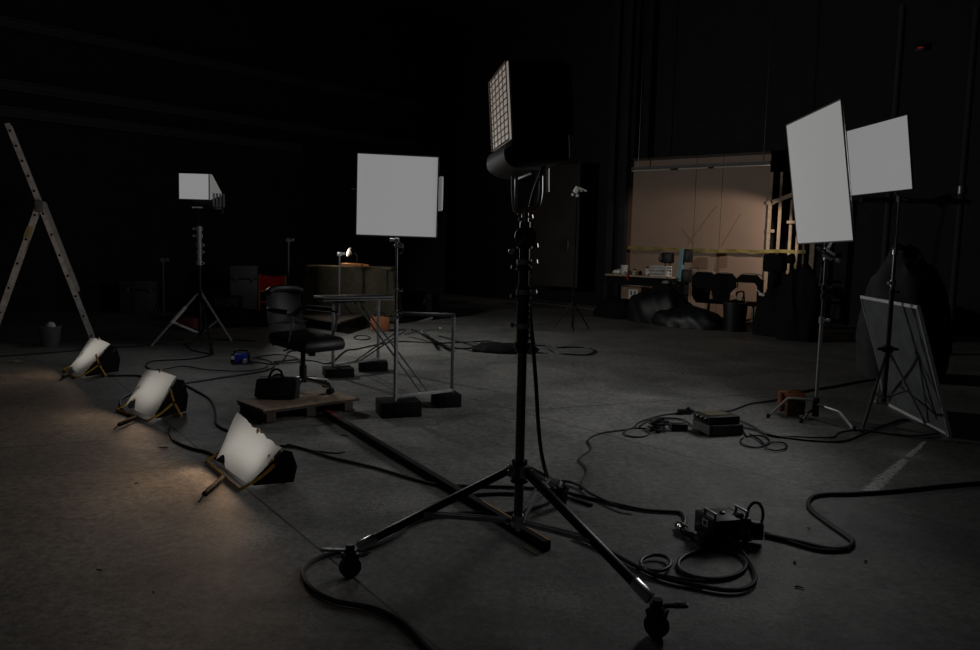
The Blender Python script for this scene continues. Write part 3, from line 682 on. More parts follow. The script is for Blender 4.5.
for (px, py), m, bm2 in (((152, 346), STEEL, WHITE), ((212, 353), BLACKM, BLACKM), ((231, 341), STEEL, GREYP)):
    e = G(px, py); e.z = .015
    bb = B(); bb.cyl(hub, e, .021, .017, 8); bb.sph(e, .022); lg = bb.put('leg', m, LS)
    if px == 152:
        bb = B(); bb.cyl(hub.lerp(e, .30), hub.lerp(e, .60), .027, seg=8); bb.put('sleeve', WHITE, lg)
    bb = B(); bb.cyl(low, hub.lerp(e, .58), .020, seg=8); bb.put('brace', bm2, lg)
c4 = [D(179.5, 173.0, lb.y-.2), D(210, 173.8, lb.y-.2), D(208.2, 200, lb.y-.2), D(178.2, 199, lb.y-.2)]
cc = sum(c4, V())/4; uu = ((c4[1]+c4[2]) - (c4[0]+c4[3]))/4; vv = ((c4[0]+c4[1]) - (c4[2]+c4[3]))/4
uh_ = uu.normalized(); vh_ = (vv - uh_*vv.dot(uh_)).normalized(); n_ = uh_.cross(vh_); n_ = n_ if n_.dot(O-cc) > 0 else -n_
W_, H_ = uu.length, vv.length
n_ = (n_ + uh_*-.06).normalized()
RBm = basis(uh_, vh_, uh_.cross(vh_))
LH = thing('softbox', cc - vh_*H_, 'small square lit softbox with a translucent side at the left on the tripod stand', 'softbox')
bb = B(); bb.box(cc, (W_*2, H_*2, .008), RBm); bb.put('diffuser', FACE, LH, smooth=False)
bb = B(); fr = [cc + uh_*W_*a + vh_*H_*b for a, b in ((-1, -1), (1, -1), (1, 1), (-1, 1))]
for i in range(4): bb.bar(fr[i], fr[(i+1) % 4], .012, .012)
bb.put('rim', BLACKM, LH, smooth=False)
k0 = cc + uh_*(W_ + .03) - n_*.40
bb = B(); q = [cc + uh_*(W_+.006) + vh_*H_ - n_*.01, cc + uh_*(W_+.01) + vh_*H_*.95 - n_*.1, k0 - vh_*H_*.35, k0 - vh_*H_*.55, cc + uh_*(W_+.006) - vh_*H_ - n_*.01]
bb.prism(q, -uh_*.006 ); bb.put('translucent_side', FACES, LH, smooth=False)
bb = B(); bb.prism([cc - uh_*W_ + vh_*H_ - n_*.01, cc - uh_*W_ - vh_*H_ - n_*.01, cc - uh_*W_*.5 - vh_*H_*.8 - n_*.5, cc - uh_*W_*.5 + vh_*H_*.4 - n_*.5], uh_*.006); bb.prism([cc - uh_*W_ + vh_*H_ - n_*.01, cc + uh_*W_ + vh_*H_ - n_*.01, cc + uh_*W_*1.0 + vh_*H_*.4 - n_*.45, cc - uh_*W_*.5 + vh_*H_*.4 - n_*.5], vh_*-.006); bb.put('dark_sides', MATTE, LH, smooth=False)
hb = cc - n_*.32 - vh_*(H_ + .02) + uh_*.08
bb = B(); bb.box(hb, (.30, .22, .4), RBm, .02); bb.put('lamp_housing', BLACK, LH)
bb = B()
for k in range(4): bb.box(cc + uh_*(W_ + .02 + .03*k) - n_*(.12 + .05*k) - vh_*(H_*.95), (.014, .20, .05), RBm)
bb.put('side_vents', STEEL, LH, smooth=False)
bb = B(); bb.tube([hb - uh_*.2, hb - uh_*.2 - vh_*.16, hb - uh_*.02 - vh_*.2, hb + uh_*.2 - vh_*.16, hb + uh_*.2], .012, 6, sm=3); bb.put('yoke', BLACKM, LH)
bb = B(); bb.box(cc - vh_*(H_ + .11) - n_*.12, (.16, .02, .02), RBm); bb.put('control_strip', PAPER, LH)
area('left_softbox_beam', cc, uh_, vh_, n_, W_*2, H_*2, 9, (1, 1, 1), .02)
area('left_softbox_side', cc + uh_*(W_+.13) - n_*.22, n_, vh_, (uh_ - n_*.10).normalized(), .3, H_*1.2, 85, (1, .99, .95), .02, R(150))

# ------------------------------------------------------------------ right hand softboxes
cb_ = G(815, 419)
CS = thing('c_stand', cb_, 'chrome c stand with turtle legs carrying the tall softbox on the right', 'light stand')
def cp(py): return V((cb_.x, cb_.y, ZAT(cb_, py)))
bb = B(); bb.cyl(cp(413), cp(318), .017, seg=12); bb.put('lower_riser', STEEL, CS)
bb = B(); bb.cyl(cp(320), cp(250), .012, seg=10); bb.put('upper_riser', DSTEEL, CS)
for y, dx in ((320, 1), (296, 1), (288, 1)):
    bb = B(); bb.cyl(cp(y) - V((0, 0, .03)), cp(y) + V((0, 0, .03)), .026, seg=12); knob(bb, cp(y), (dx, -.5, 0), .02, .06); bb.put('collar', BLACKM if y < 300 else STEEL, CS)
bb = B(); c = cp(254); bb.cyl(c + V((-.04, -.03, .02)), c + V((.05, -.03, -.03)), .045, seg=14); bb.cyl(c + V((0, 0, -.06)), c + V((0, 0, .06)), .024); knob(bb, c + V((.05, -.03, -.03)), (1, -.2, -.6), .022, .06); knob(bb, c + V((-.04, -.03, .02)), (-1, -.3, .5), .012, .07); bb.put('grip_head', CHROME, CS)
bb = B(); bb.cyl(cp(416), cp(398), .032, seg=12); bb.put('leg_casting', BLACKM, CS)
for pts, z0, m in ((((783, 395), (768, 417)), .26, CHROME), (((842, 407), (853, 431)), .20, CHROME), (((812, 412), (803, 420)), .16, BLACKM)):
    pass
def cleg(elbow, foot, zc_, ze, m):
    ft = G(*foot); ft.z = .012; s0 = V((cb_.x, cb_.y, zc_)); d = V((ft.x - cb_.x, ft.y - cb_.y, 0)); L_ = d.length
    el = V((cb_.x, cb_.y, 0)) + d*.60; el.z = ze
    bb = B(); bb.tube([s0, s0.lerp(el, .5), s0.lerp(el, .92), el + (ft-el)*.06, el.lerp(ft, .5), ft], .0135, 8, sm=4); lg = bb.put('leg', m, CS)
    bb = B(); bb.cyl(ft + V((0, 0, -.011)), ft + V((0, 0, .03)), .018, seg=8); bb.put('foot_cap', RUBBER, lg)
zc_ = ZAT(cb_, 402)
cleg(None, (768, 418), zc_+.02, .20, ALU); cleg(None, (854, 431), zc_ - .02, .14, ALU); cleg(None, (801, 423), zc_ - .06, .08, BLACKM)
qc, qu, qv, qn, qw, qh = quad([(786, 124), (841, 100.8), (853.7, 242.2), (797.3, 242.6)], cb_.y + .05)
SB2 = softbox('softbox', qc, qu, qv, qn, qw, qh, .045, 'tall lit softbox leaning over the c stand on the right', FACEG, 36, back=.9, spread=R(160))
bb = B(); bb.cyl(cp(252), qc - qv*qh*.9 - qn*.12, .014, seg=8); bb.put('mount', STEEL, SB2)
# rear right stand
sb = G(882, 424)
RS = thing('light_stand', sb, 'tripod light stand behind the leaning framed screen at the far right', 'light stand')
def sp(py): return V((sb.x, sb.y, ZAT(sb, py)))
bb = B(); bb.cyl(sp(402), sp(292), .022, seg=12); bb.put('lower_tube', BLACKM, RS)
bb = B(); bb.cyl(sp(294), sp(250), .016, seg=12); bb.put('middle_tube', DSTEEL, RS)
bb = B(); bb.cyl(sp(252), sp(196), .011, seg=10); bb.put('upper_tube', CHROME, RS)
for y, dx in ((292, 1), (283, -1), (251, 1), (199, 1)):
    bb = B(); bb.cyl(sp(y) - V((0, 0, .03)), sp(y) + V((0, 0, .03)), .026, seg=12); knob(bb, sp(y), (dx, -.5, 0), .017, .05); bb.put('collar', CHROME if y != 292 else BLACKM, RS)
hub = sp(349); low = sp(398)
bb = B(); bb.cyl(hub - V((0, 0, .03)), hub + V((0, 0, .03)), .05, seg=14); bb.box(hub, (.2, .03, .03), None, .006); bb.put('leg_hub', BLACKM, RS)
for px, py, m in ((876, 403, ALU), (925, 425, ALU), (862, 432, DSTEEL)):
    e = G(px, py); e.z = .015
    bb = B(); bb.cyl(hub, e, .015, seg=8); bb.sph(e, .02); lg = bb.put('leg', m, RS)
    bb = B(); bb.cyl(low, hub.lerp(e, .55), .013, seg=8); bb.put('brace', ALU, lg)
qu2 = V((-.059, .998, 0)).normalized(); qv2 = V((-.155, 0, 1)); qv2 = (qv2 - qu2*qv2.dot(qu2)).normalized(); qn2 = qu2.cross(qv2)
if qn2.x > 0: qn2 = -qn2
qw2, qh2 = .53, .322; qc2 = D(913, 189.3, sb.y - .52) + qu2*qw2 + qv2*qh2
SB3 = softbox('softbox', qc2, qu2, qv2, qn2, qw2, qh2, .045, 'smaller lit softbox partly behind the tall one at the far right', FACE, 9, back=.9)
bb = B(); bb.cyl(sp(197), qc2 - qv2*qh2*.9 - qn2*.12, .012, seg=8); bb.put('mount', STEEL, SB3)

# leaning framed screen
bl, br = G(890, 406), G(950, 437)
tr = D(918.5, 308.5, br.y + .12); tl = D(861.5, 298, bl.y + .12)
uu = (br - bl); 
c = (bl + br + tl + tr)/4; vv = ((tl + tr) - (bl + br))/2; uh2 = uu.normalized(); vh2 = (vv - uh2*vv.dot(uh2))
FS = thing('framed_screen', (bl+br)/2, 'tall framed grey screen leaning beside the rear light stand on the right', 'screen')
P4 = [bl, br, tr, tl]
n_ = (br-bl).cross(tl-bl).normalized()
bb = B()
for i in range(4): bb.bar(P4[i] + V((0, 0, .012)), P4[(i+1) % 4] + V((0, 0, .012)), .03, .03)
bb.put('frame', mat('screen_frame', (.75, .75, .76), .5, .2), FS, smooth=False)
bb = B(); bb.grid(lambda u, v: (bl.lerp(br, u)).lerp(tl.lerp(tr, u), v) + n_*(.01*math.sin(u*6+v*3)) + V((0, 0, .012)), 10, 14, .003); bb.put('cloth', mat('grey_cloth', (.24, .25, .27), .85, 0, .2, 4), FS)

# orange saddle sandbag hung over the c stand leg
c = G(793, 416.5); h = ZAT(c, 392)
SBG = thing('sandbag', c, 'orange saddle sandbag hanging over a c stand leg on the right', 'sandbag')
def bag(x0, y0, w, d, hgt, m, nm, zb=.01):
    bb = B(); bb.box(c + V((x0, y0, zb + hgt/2)), (w, d, hgt), rotz(.12), .03)
    for v in bb.bm.verts:
        t = (v.co.z - zb)/hgt; v.co.x += .012*math.sin(t*9 + v.co.y*20); v.co.y += (-.02 if v.co.y < c.y + y0 else .02)*math.sin(t*3.1)
    return bb.put(nm, m, SBG)
bag(.0, -.05, .20, .07, h*.80, BROWNC, 'front_pouch'); bag(-.02, .10, .22, .07, h*.85, ORANGE, 'rear_pouch', .03)
bb = B(); bb.grid(lambda u, v: c + V(((u-.5)*.21 - .005, -.09 + .23*v, h*.70 + h*.26*math.sin(math.pi*min(1, max(0, v*.9+.05))))), 6, 10, .012); bb.put('top_flap', ORANGE, SBG)
bb = B(); bb.tube([c + V((-.06, .02, h*.93)), c + V((-.03, .02, h*1.06)), c + V((.05, .02, h*1.06)), c + V((.08, .02, h*.93))], .009, 6); bb.put('carry_strap', ORANGE, SBG)
bb = B(); bb.box(c + V((.06, -.10, .02)), (.08, .03, .03), rotz(.12), .005); bb.put('tag', PAPER, SBG)

# ------------------------------------------------------------------ floor boxes
def ground_box(px, py): return G(px, py)
# ballast
c = G(728, 549); W_ = rotz(.28)
def q_(x, y, z): return c + W_ @ V((x, y, z))
BA = thing('ballast_box', c, 'black power ballast with two upright handles on the floor at the right', 'ballast')
bb = B(); bb.box(q_(0, .17, .115), (.30, .26, .17), W_, .012); bb.put('body', BLACK, BA)
for s_ in (-1, 1):
    bb = B(); x = s_*.125
    bb.prism([q_(x-.006, .06, .19), q_(x-.006, .28, .19), q_(x-.006, .28, .205), q_(x-.006, .06, .205)], W_ @ V((.012, 0, 0)))
    bb.bar(q_(x, .07, .19), q_(x, .07, .242), .016, .014); bb.bar(q_(x, .20, .19), q_(x, .20, .242), .016, .014); bb.bar(q_(x, .06, .242), q_(x, .21, .242), .022, .014, bevel=.003); bb.put('handle', DSTEEL, BA)
    bb = B(); bb.bar(q_(x-.008, .06, .251), q_(x-.008, .21, .251), .010, .004); bb.put('handle_edge', ALU, BA, smooth=False)
bb = B(); bb.box(q_(-.152, .15, .15), (.004, .07, .055), W_); lb2 = bb.put('label_plate', PAPER, BA, smooth=False)
bb = B(); bb.box(q_(-.155, .15, .15), (.003, .035, .03), W_); bb.put('label_mark', MATTE, lb2, smooth=False)
for x, z, r_ in ((.045, .115, .045), (.10, .075, .026), (-.06, .075, .03)):
    bb = B(); bb.cyl(q_(x, .04, z), q_(x, .0, z - .004), r_, r_*.9, 20); dk = bb.put('socket', BLACKM, BA)
    bb = B(); bb.cyl(q_(x, .0, z), q_(x, -.006, z), r_*.5, seg=14); bb.put('socket_cap', mat('blue_black', (.06, .065, .12), .3), dk)
bb = B(); bb.lathe(q_(.09, .10, .2), [(.03, 0), (.03, .014), (.02, .02)], 16); bb.lathe(q_(.0, .18, .2), [(.02, 0), (.02, .012), (.012, .016)], 16); bb.put('top_dial', mat('blue_black', (.06, .065, .12), .3), BA)
for s_ in (-1, 1):
    bb = B(); bb.bar(q_(s_*.11, .05, .0), q_(s_*.11, .05, .03), .03, .03); bb.bar(q_(s_*.11, .28, .0), q_(s_*.11, .28, .03), .03, .03); bb.put('foot', RUBBER, BA)
bb = B(); bb.box(q_(-.17, .12, .04), (.08, .10, .07), W_, .01); bb.box(q_(-.2, .06, .03), (.09, .07, .05), W_, .01); bb.put('side_module', BLACK, BA)
BA.scale = (.80, .80, .74); BA.location += V((.045, .02, 0))
# coiled ring plug next to it
c2 = G(757, 545); RG = thing('cable_plug', c2, 'round black cable plug with a loop handle against the right side of the ballast', 'plug')
bb = B(); bb.cyl(c2 + V((-.035, .05, .07)), c2 + V((.04, .03, .07)), .058, .05, 18); bb.cyl(c2 + V((-.05, .05, .07)), c2 + V((-.03, .05, .07)), .066, seg=18); bb.put('body', BLACK, RG)
bb = B(); bb.tube([c2 + V((0.0 + .045*math.cos(t), .06, .15 + .075*math.sin(t))) for t in [k*.5236 for k in range(12)]], .009, 8, closed=True, sm=2); bb.put('loop_handle', BLACK, RG)
bb = B(); bb.sph(c2 + V((-.05, .0, .08)), .014); bb.sph(c2 + V((-.04, -.005, .04)), .014); bb.put('screw', STEEL, RG)
# silver connector on cable
c = G(681.5, 534); bb = B(); bb.tube([c + V((.0, .10, .02)), c + V((.01, .03, .03)), c + V((.015, -.04, .025)), c + V((.05, -.10, .02))], .02, 10, sm=3)
CN = thing('cable_connector', c, 'dark cable connector with a chrome ring left of the ballast', 'connector'); bb.put('body', BLACK, CN)
bb = B(); bb.cyl(c + V((.005, .045, .03)), c + V((.012, -.005, .03)), .027, seg=14); bb.put('lock_ring', CHROME, CN)
bb = B(); bb.cyl(c + V((.05, -.10, .02)), c + V((.075, -.14, .018)), .014, seg=10); bb.put('pin_end', ALU, CN)

# dimmer boxes (stacked pair)
c = G(728, 437); W_ = rotz(.30)
DB = thing('dimmer_box', c + W_ @ V((0, .15, 0)), 'grey edged black dimmer box lying flat, lower of the stacked pair', 'dimmer')
bb = B(); bb.box(q_(0, .17, .05), (.33, .30, .10), W_, .008); bb.put('body', BLACK, DB)
bb = B(); bb.box(q_(-.166, .17, .055), (.006, .27, .08), W_); bb.put('grey_panel', GREYP, DB, smooth=False)
bb = B(); bb.box(q_(0, .019, .055), (.29, .006, .07), W_); bb.put('front_panel', mat('charcoal', (.05, .05, .055), .5), DB, smooth=False)
DT = thing('dimmer_box', c + W_ @ V((0, .18, .105)), 'black dimmer box with an olive top plate, upper of the stacked pair', 'dimmer')
bb = B(); bb.box(q_(-.01, .18, .137), (.31, .27, .068), W_, .008); bb.put('body', BLACK, DT)
bb = B(); bb.box(q_(-.02, .20, .172), (.22, .18, .006), W_); bb.put('top_plate', mat('olive', (.10, .09, .04), .5), DT, smooth=False)
for k in range(3):
    bb = B(); bb.cyl(q_(-.165, .10 + .07*k, .14), q_(-.185, .10 + .07*k, .14), .018, seg=10); bb.put('knob', BLACKM, DT)
c = G(680, 432); W_ = rotz(.1); AD = thing('power_adapter', c, 'small black power adapter with pale edges left of the dimmer boxes', 'adapter')
bb = B(); bb.box(q_(0, .05, .035), (.15, .08, .066), W_, .012); bb.put('body', BLACK, AD)
for s_ in (-1, 1):
    bb = B(); bb.box(q_(s_*.076, .05, .035), (.008, .07, .06), W_, .003); bb.put('end_plate', ALU, AD)
c = G(685, 414.5); CX = thing('cable_connector', c, 'black inline plug on the cable above the power adapter', 'connector')
bb = B(); bb.bar(c + V((-.08, -.02, .03)), c + V((.07, .02, .03)), .05, .05, bevel=.012); bb.cyl(c + V((.07, .02, .03)), c + V((.1, .03, .03)), .02, .012); bb.put('body', BLACK, CX)
bb = B(); bb.sph(c + V((.03, .0, .06)), .02); bb.put('latch', BLACKM, CX)
bb = B()
for k in range(7):
    a_ = random.uniform(0, 6.28); p_ = G(random.uniform(650, 668), random.uniform(423, 429), .03); bb.tube([p_ + V((.06*math.cos(t+a_), .05*math.sin(t+a_), .01*k - .01)) for t in [j*.7854 for j in range(8)]], .011, 6, closed=True, sm=2)
tag(bb.put('cable_bundle', CABLE, at=G(660, 426)), 'small tangled cable bundle left of the power adapter', 'cable')

# blue power box
c = G(240, 364); W_ = rotz(.25); BB = thing('power_box', c, 'blue and black power distribution box on the floor left of the office chair', 'power box')
bb = B(); bb.box(q_(.02, .09, .065), (.20, .16, .125), W_, .015); bb.put('body', BLUE, BB)
bb = B(); bb.box(q_(-.09, .09, .07), (.05, .17, .14), W_, .01); bb.box(q_(.11, .09, .07), (.03, .17, .13), W_, .01); bb.put('end_frame', BLACK, BB)
bb = B(); bb.box(q_(-.09, .003, .085), (.04, .008, .05), W_); bb.put('white_sticker', PAPER, BB, smooth=False)
bb = B(); bb.cyl(q_(.06, .0, .05), q_(.06, -.05, .04), .03, .026, 12); bb.put('plug', ALU, BB)
bb = B(); bb.tube([q_(-.08, .09, .13), q_(-.05, .09, .165), q_(.07, .09, .165), q_(.1, .09, .13)], .011, 8); bb.put('carry_handle', BLACK, BB)

# ------------------------------------------------------------------ pallet, office chair, bag
F_, Lc, Rc = G(263, 409.5, .14), G(242, 397, .14), G(356, 397, .14)
ux = (Rc - F_).normalized(); uy = V((-ux.y, ux.x, 0)); LX = (Rc - F_).length; LY = .52
RP = basis(ux, uy, V((0, 0, 1))); pc = F_ + ux*LX/2 + uy*LY/2; pc.z = 0
PA_ = thing('pallet', pc, 'low wooden pallet with a plywood top under the office chair', 'pallet')
bb = B(); bb.box(pc + V((0, 0, .13)), (LX, LY, .02), RP, .002); bb.put('plywood_top', WOOD, PA_, smooth=False)
for k in range(5):
    bb = B(); bb.box(pc + uy*(-LY/2 + .06 + k*(LY-.12)/4) + ux*.03 + V((0, 0, .108)), (LX + .04, .10, .022), RP); bb.put('deck_board', DWOOD, PA_, smooth=False)
for k in range(3):
    bb = B(); bb.box(pc + ux*(-LX/2 + .08 + k*(LX-.16)/2) + V((0, 0, .058)), (.09, LY, .078), RP); bb.put('stringer', DWOOD, PA_, smooth=False)
for k in range(3):
    bb = B(); bb.box(pc + uy*(-LY/2 + .06 + k*(LY-.12)/2) + V((0, 0, .010)), (LX, .09, .018), RP); bb.put('bottom_board', DWOOD, PA_, smooth=False)
# chair
cc = G(303, 392, .14); f = V((.79, -.61, 0)).normalized(); w = V((.61, .79, 0)).normalized(); RC = basis(f, w, V((0, 0, 1)))
OC = thing('office_chair', cc, 'black leather office chair with chrome arms standing on the wooden pallet', 'chair')
def ch(x, y, z): return cc + f*x + w*y + V((0, 0, z))
zs = .56
bb = B(); bb.box(ch(.06, 0, zs-.03), (.58, .52, .13), RC, .055)
for v in bb.bm.verts:
    lx = (v.co - ch(.03, 0, zs)).dot(f)
    if lx > .12: v.co.z -= (lx - .12)*.25
bb.put('seat', LEATHER, OC)
bb = B()
def backf(u, v):
    y = (u-.5)*.46*(1 - .10*v - .08*(2*u-1)**2*0); x = -.22 - .10*v - .05*math.sin(v*2.6) + .05*(2*u-1)**2
    return ch(x, y, zs - .10 + .55*v - .03*(2*u-1)**4*v)
bb.grid(backf, 12, 14, .06); bk = bb.put('backrest', LEATHER, OC)
bb = B(); bb.tube([backf(u, .985) + f*.03 + V((0, 0, .0)) for u in [k/8 for k in range(9)]], .034, 8, sm=2); bb.put('headroll', LEATHER, OC)
bb = B(); bb.tube([backf(u, .40) + f*.055 for u in [k/8 for k in range(9)]], .006, 6, sm=2); bb.put('stitched_seam', mat('seam', (.035, .035, .037), .4), bk)
for s_ in (-1, 1):
    bb = B(); bb.tube([ch(-.25, s_*.235, zs+.24), ch(-.1, s_*.27, zs+.23), ch(.14, s_*.275, zs+.23), ch(.19, s_*.275, zs+.19), ch(.155, s_*.27, zs+.06), ch(.10, s_*.25, zs-.05), ch(.02, s_*.2, zs-.07)], .013, 8, sm=4); ar = bb.put('armrest', CHROME, OC)
    bb = B(); bb.tube([ch(-.23, s_*.24, zs+.25), ch(-.1, s_*.27, zs+.25), ch(.13, s_*.275, zs+.25)], .022, 8, sm=3); bb.put('arm_pad', LEATHER, ar)
bb = B(); bb.box(ch(.0, 0, zs-.09), (.24, .22, .05), RC, .01); bb.bar(ch(.02, -.1, zs-.10), ch(.05, -.27, zs-.12), .016, .012); bb.put('tilt_mechanism', BLACKM, OC)
bb = B(); bb.cyl(ch(.06, .06, zs-.20), ch(.06, .06, zs-.1), .035, seg=10); bb.put('tension_knob', BLACK, OC)
bb = B(); bb.cyl(ch(0, 0, .10), ch(0, 0, .27), .038, .034, 14); bb.cyl(ch(0, 0, .26), ch(0, 0, zs-.08), .024, seg=12); bb.put('gas_column', BLACK, OC)
for k in range(5):
    a_ = .35 + k*2*math.pi/5; e = ch(.30*math.cos(a_), .30*math.sin(a_), .085); m_ = ch(.15*math.cos(a_), .15*math.sin(a_), .115)
    bb = B(); bb.tube([ch(.02*math.cos(a_), .02*math.sin(a_), .13), m_, e], .020, 8, sm=3); lg = bb.put('base_leg', CHROME, OC)
    bb = B(); t_ = (f*-math.sin(a_) + w*math.cos(a_))
    for s_ in (-1, 1): bb.cyl(e + t_*.010*s_ + V((0, 0, -.053)), e + t_*.030*s_ + V((0, 0, -.053)), .031, seg=14)
    bb.cyl(e + V((0, 0, -.05)), e, .010); bb.put('caster', BLACK, lg)
# bag
bc = G(275, 400, .14); RB2 = basis(ux, uy, V((0, 0, 1)))
bw_ = V((1, -.05, 0)).normalized(); bd = V((.05, 1, 0)).normalized(); RB2 = basis(bw_, bd, V((0, 0, 1)))
BG = thing('holdall', bc, 'black fabric holdall with a looped handle on the pallet beside the chair', 'bag')
bb = B(); bb.box(bc + bd*.09 + V((0, 0, .10)), (.40, .17, .19), RB2, .03)
for v in bb.bm.verts:
    l = (v.co - bc).dot(bw_); t = (v.co.z - bc.z)/.19; v.co.z += .02*t*math.sin(l*9 + 1); v.co += bd*((.09 - (v.co - bc).dot(bd))*.45*t); v.co -= bw_*.01*math.sin(t*7)
bb.put('body', mat('black_nylon', (.014, .014, .015), .7, 0, .3, 60, bump=.2), BG)
for s_ in (0, 1):
    bb = B(); bb.tube([bc + bw_*-.08 + bd*(.05+.08*s_) + V((0, 0, .18)), bc + bw_*-.05 + bd*(.06+.06*s_) + V((0, 0, .255 - .05*s_)), bc + bw_*.0 + bd*(.06+.06*s_) + V((0, 0, .28 - .06*s_)), bc + bw_*.045 + bd*(.06+.06*s_) + V((0, 0, .25 - .05*s_)), bc + bw_*.05 + bd*(.05+.08*s_) + V((0, 0, .18))], .011, 8, sm=4); bb.put('handle', MATTE, BG)
bb = B(); bb.bar(bc - bw_*.18 + bd*.09 + V((0, 0, .205)), bc + bw_*.18 + bd*.09 + V((0, 0, .205)), .014, .006); bb.put('zip', DSTEEL, BG)

# ------------------------------------------------------------------ work lights on the floor (built once, copied)
gel = bpy.data.materials.new('diffusion_gel'); gel.use_nodes = True; gt = gel.node_tree
gb = gt.nodes['Principled BSDF']; gb.inputs['Base Color'].default_value = (.55, .50, .44, 1); gb.inputs['Roughness'].default_value = .6
tr_ = gt.nodes.new('ShaderNodeBsdfTranslucent'); tr_.inputs['Color'].default_value = (.85, .82, .76, 1)
gn = gt.nodes.new('ShaderNodeTexNoise'); gn.inputs['Scale'].default_value = 14; gtc = gt.nodes.new('ShaderNodeTexCoord'); gt.links.new(gtc.outputs['Object'], gn.inputs['Vector'])
gbp = gt.nodes.new('ShaderNodeBump'); gbp.inputs['Strength'].default_value = .2; gt.links.new(gn.outputs['Fac'], gbp.inputs['Height']); gt.links.new(gbp.outputs['Normal'], gb.inputs['Normal'])
mx = gt.nodes.new('ShaderNodeMixShader'); mx.inputs[0].default_value = .6
gt.links.new(gb.outputs[0], mx.inputs[1]); gt.links.new(tr_.outputs[0], mx.inputs[2]); gt.links.new(mx.outputs[0], gt.nodes['Material Output'].inputs[0])
GEL = gel
WLS = []
spots = [((216, 463, 5.68), (247, 489, 5.12), (284, 448, 5.20), (238, 412.5, 5.80), 'nearest of the three floor work lights, largest, with a torn diffusion sheet'),
         ((125, 408, 7.33), (152, 418, 6.96), (177, 377, 7.28), (146, 369, 7.68), 'middle one of the three floor work lights with its yellow tube frame showing'),
         ((69.5, 368, 9.41), (81, 375, 8.95), (110.5, 344, 9.35), (90, 337.5, 9.85), 'farthest of the three floor work lights, at the foot of the ladder')]
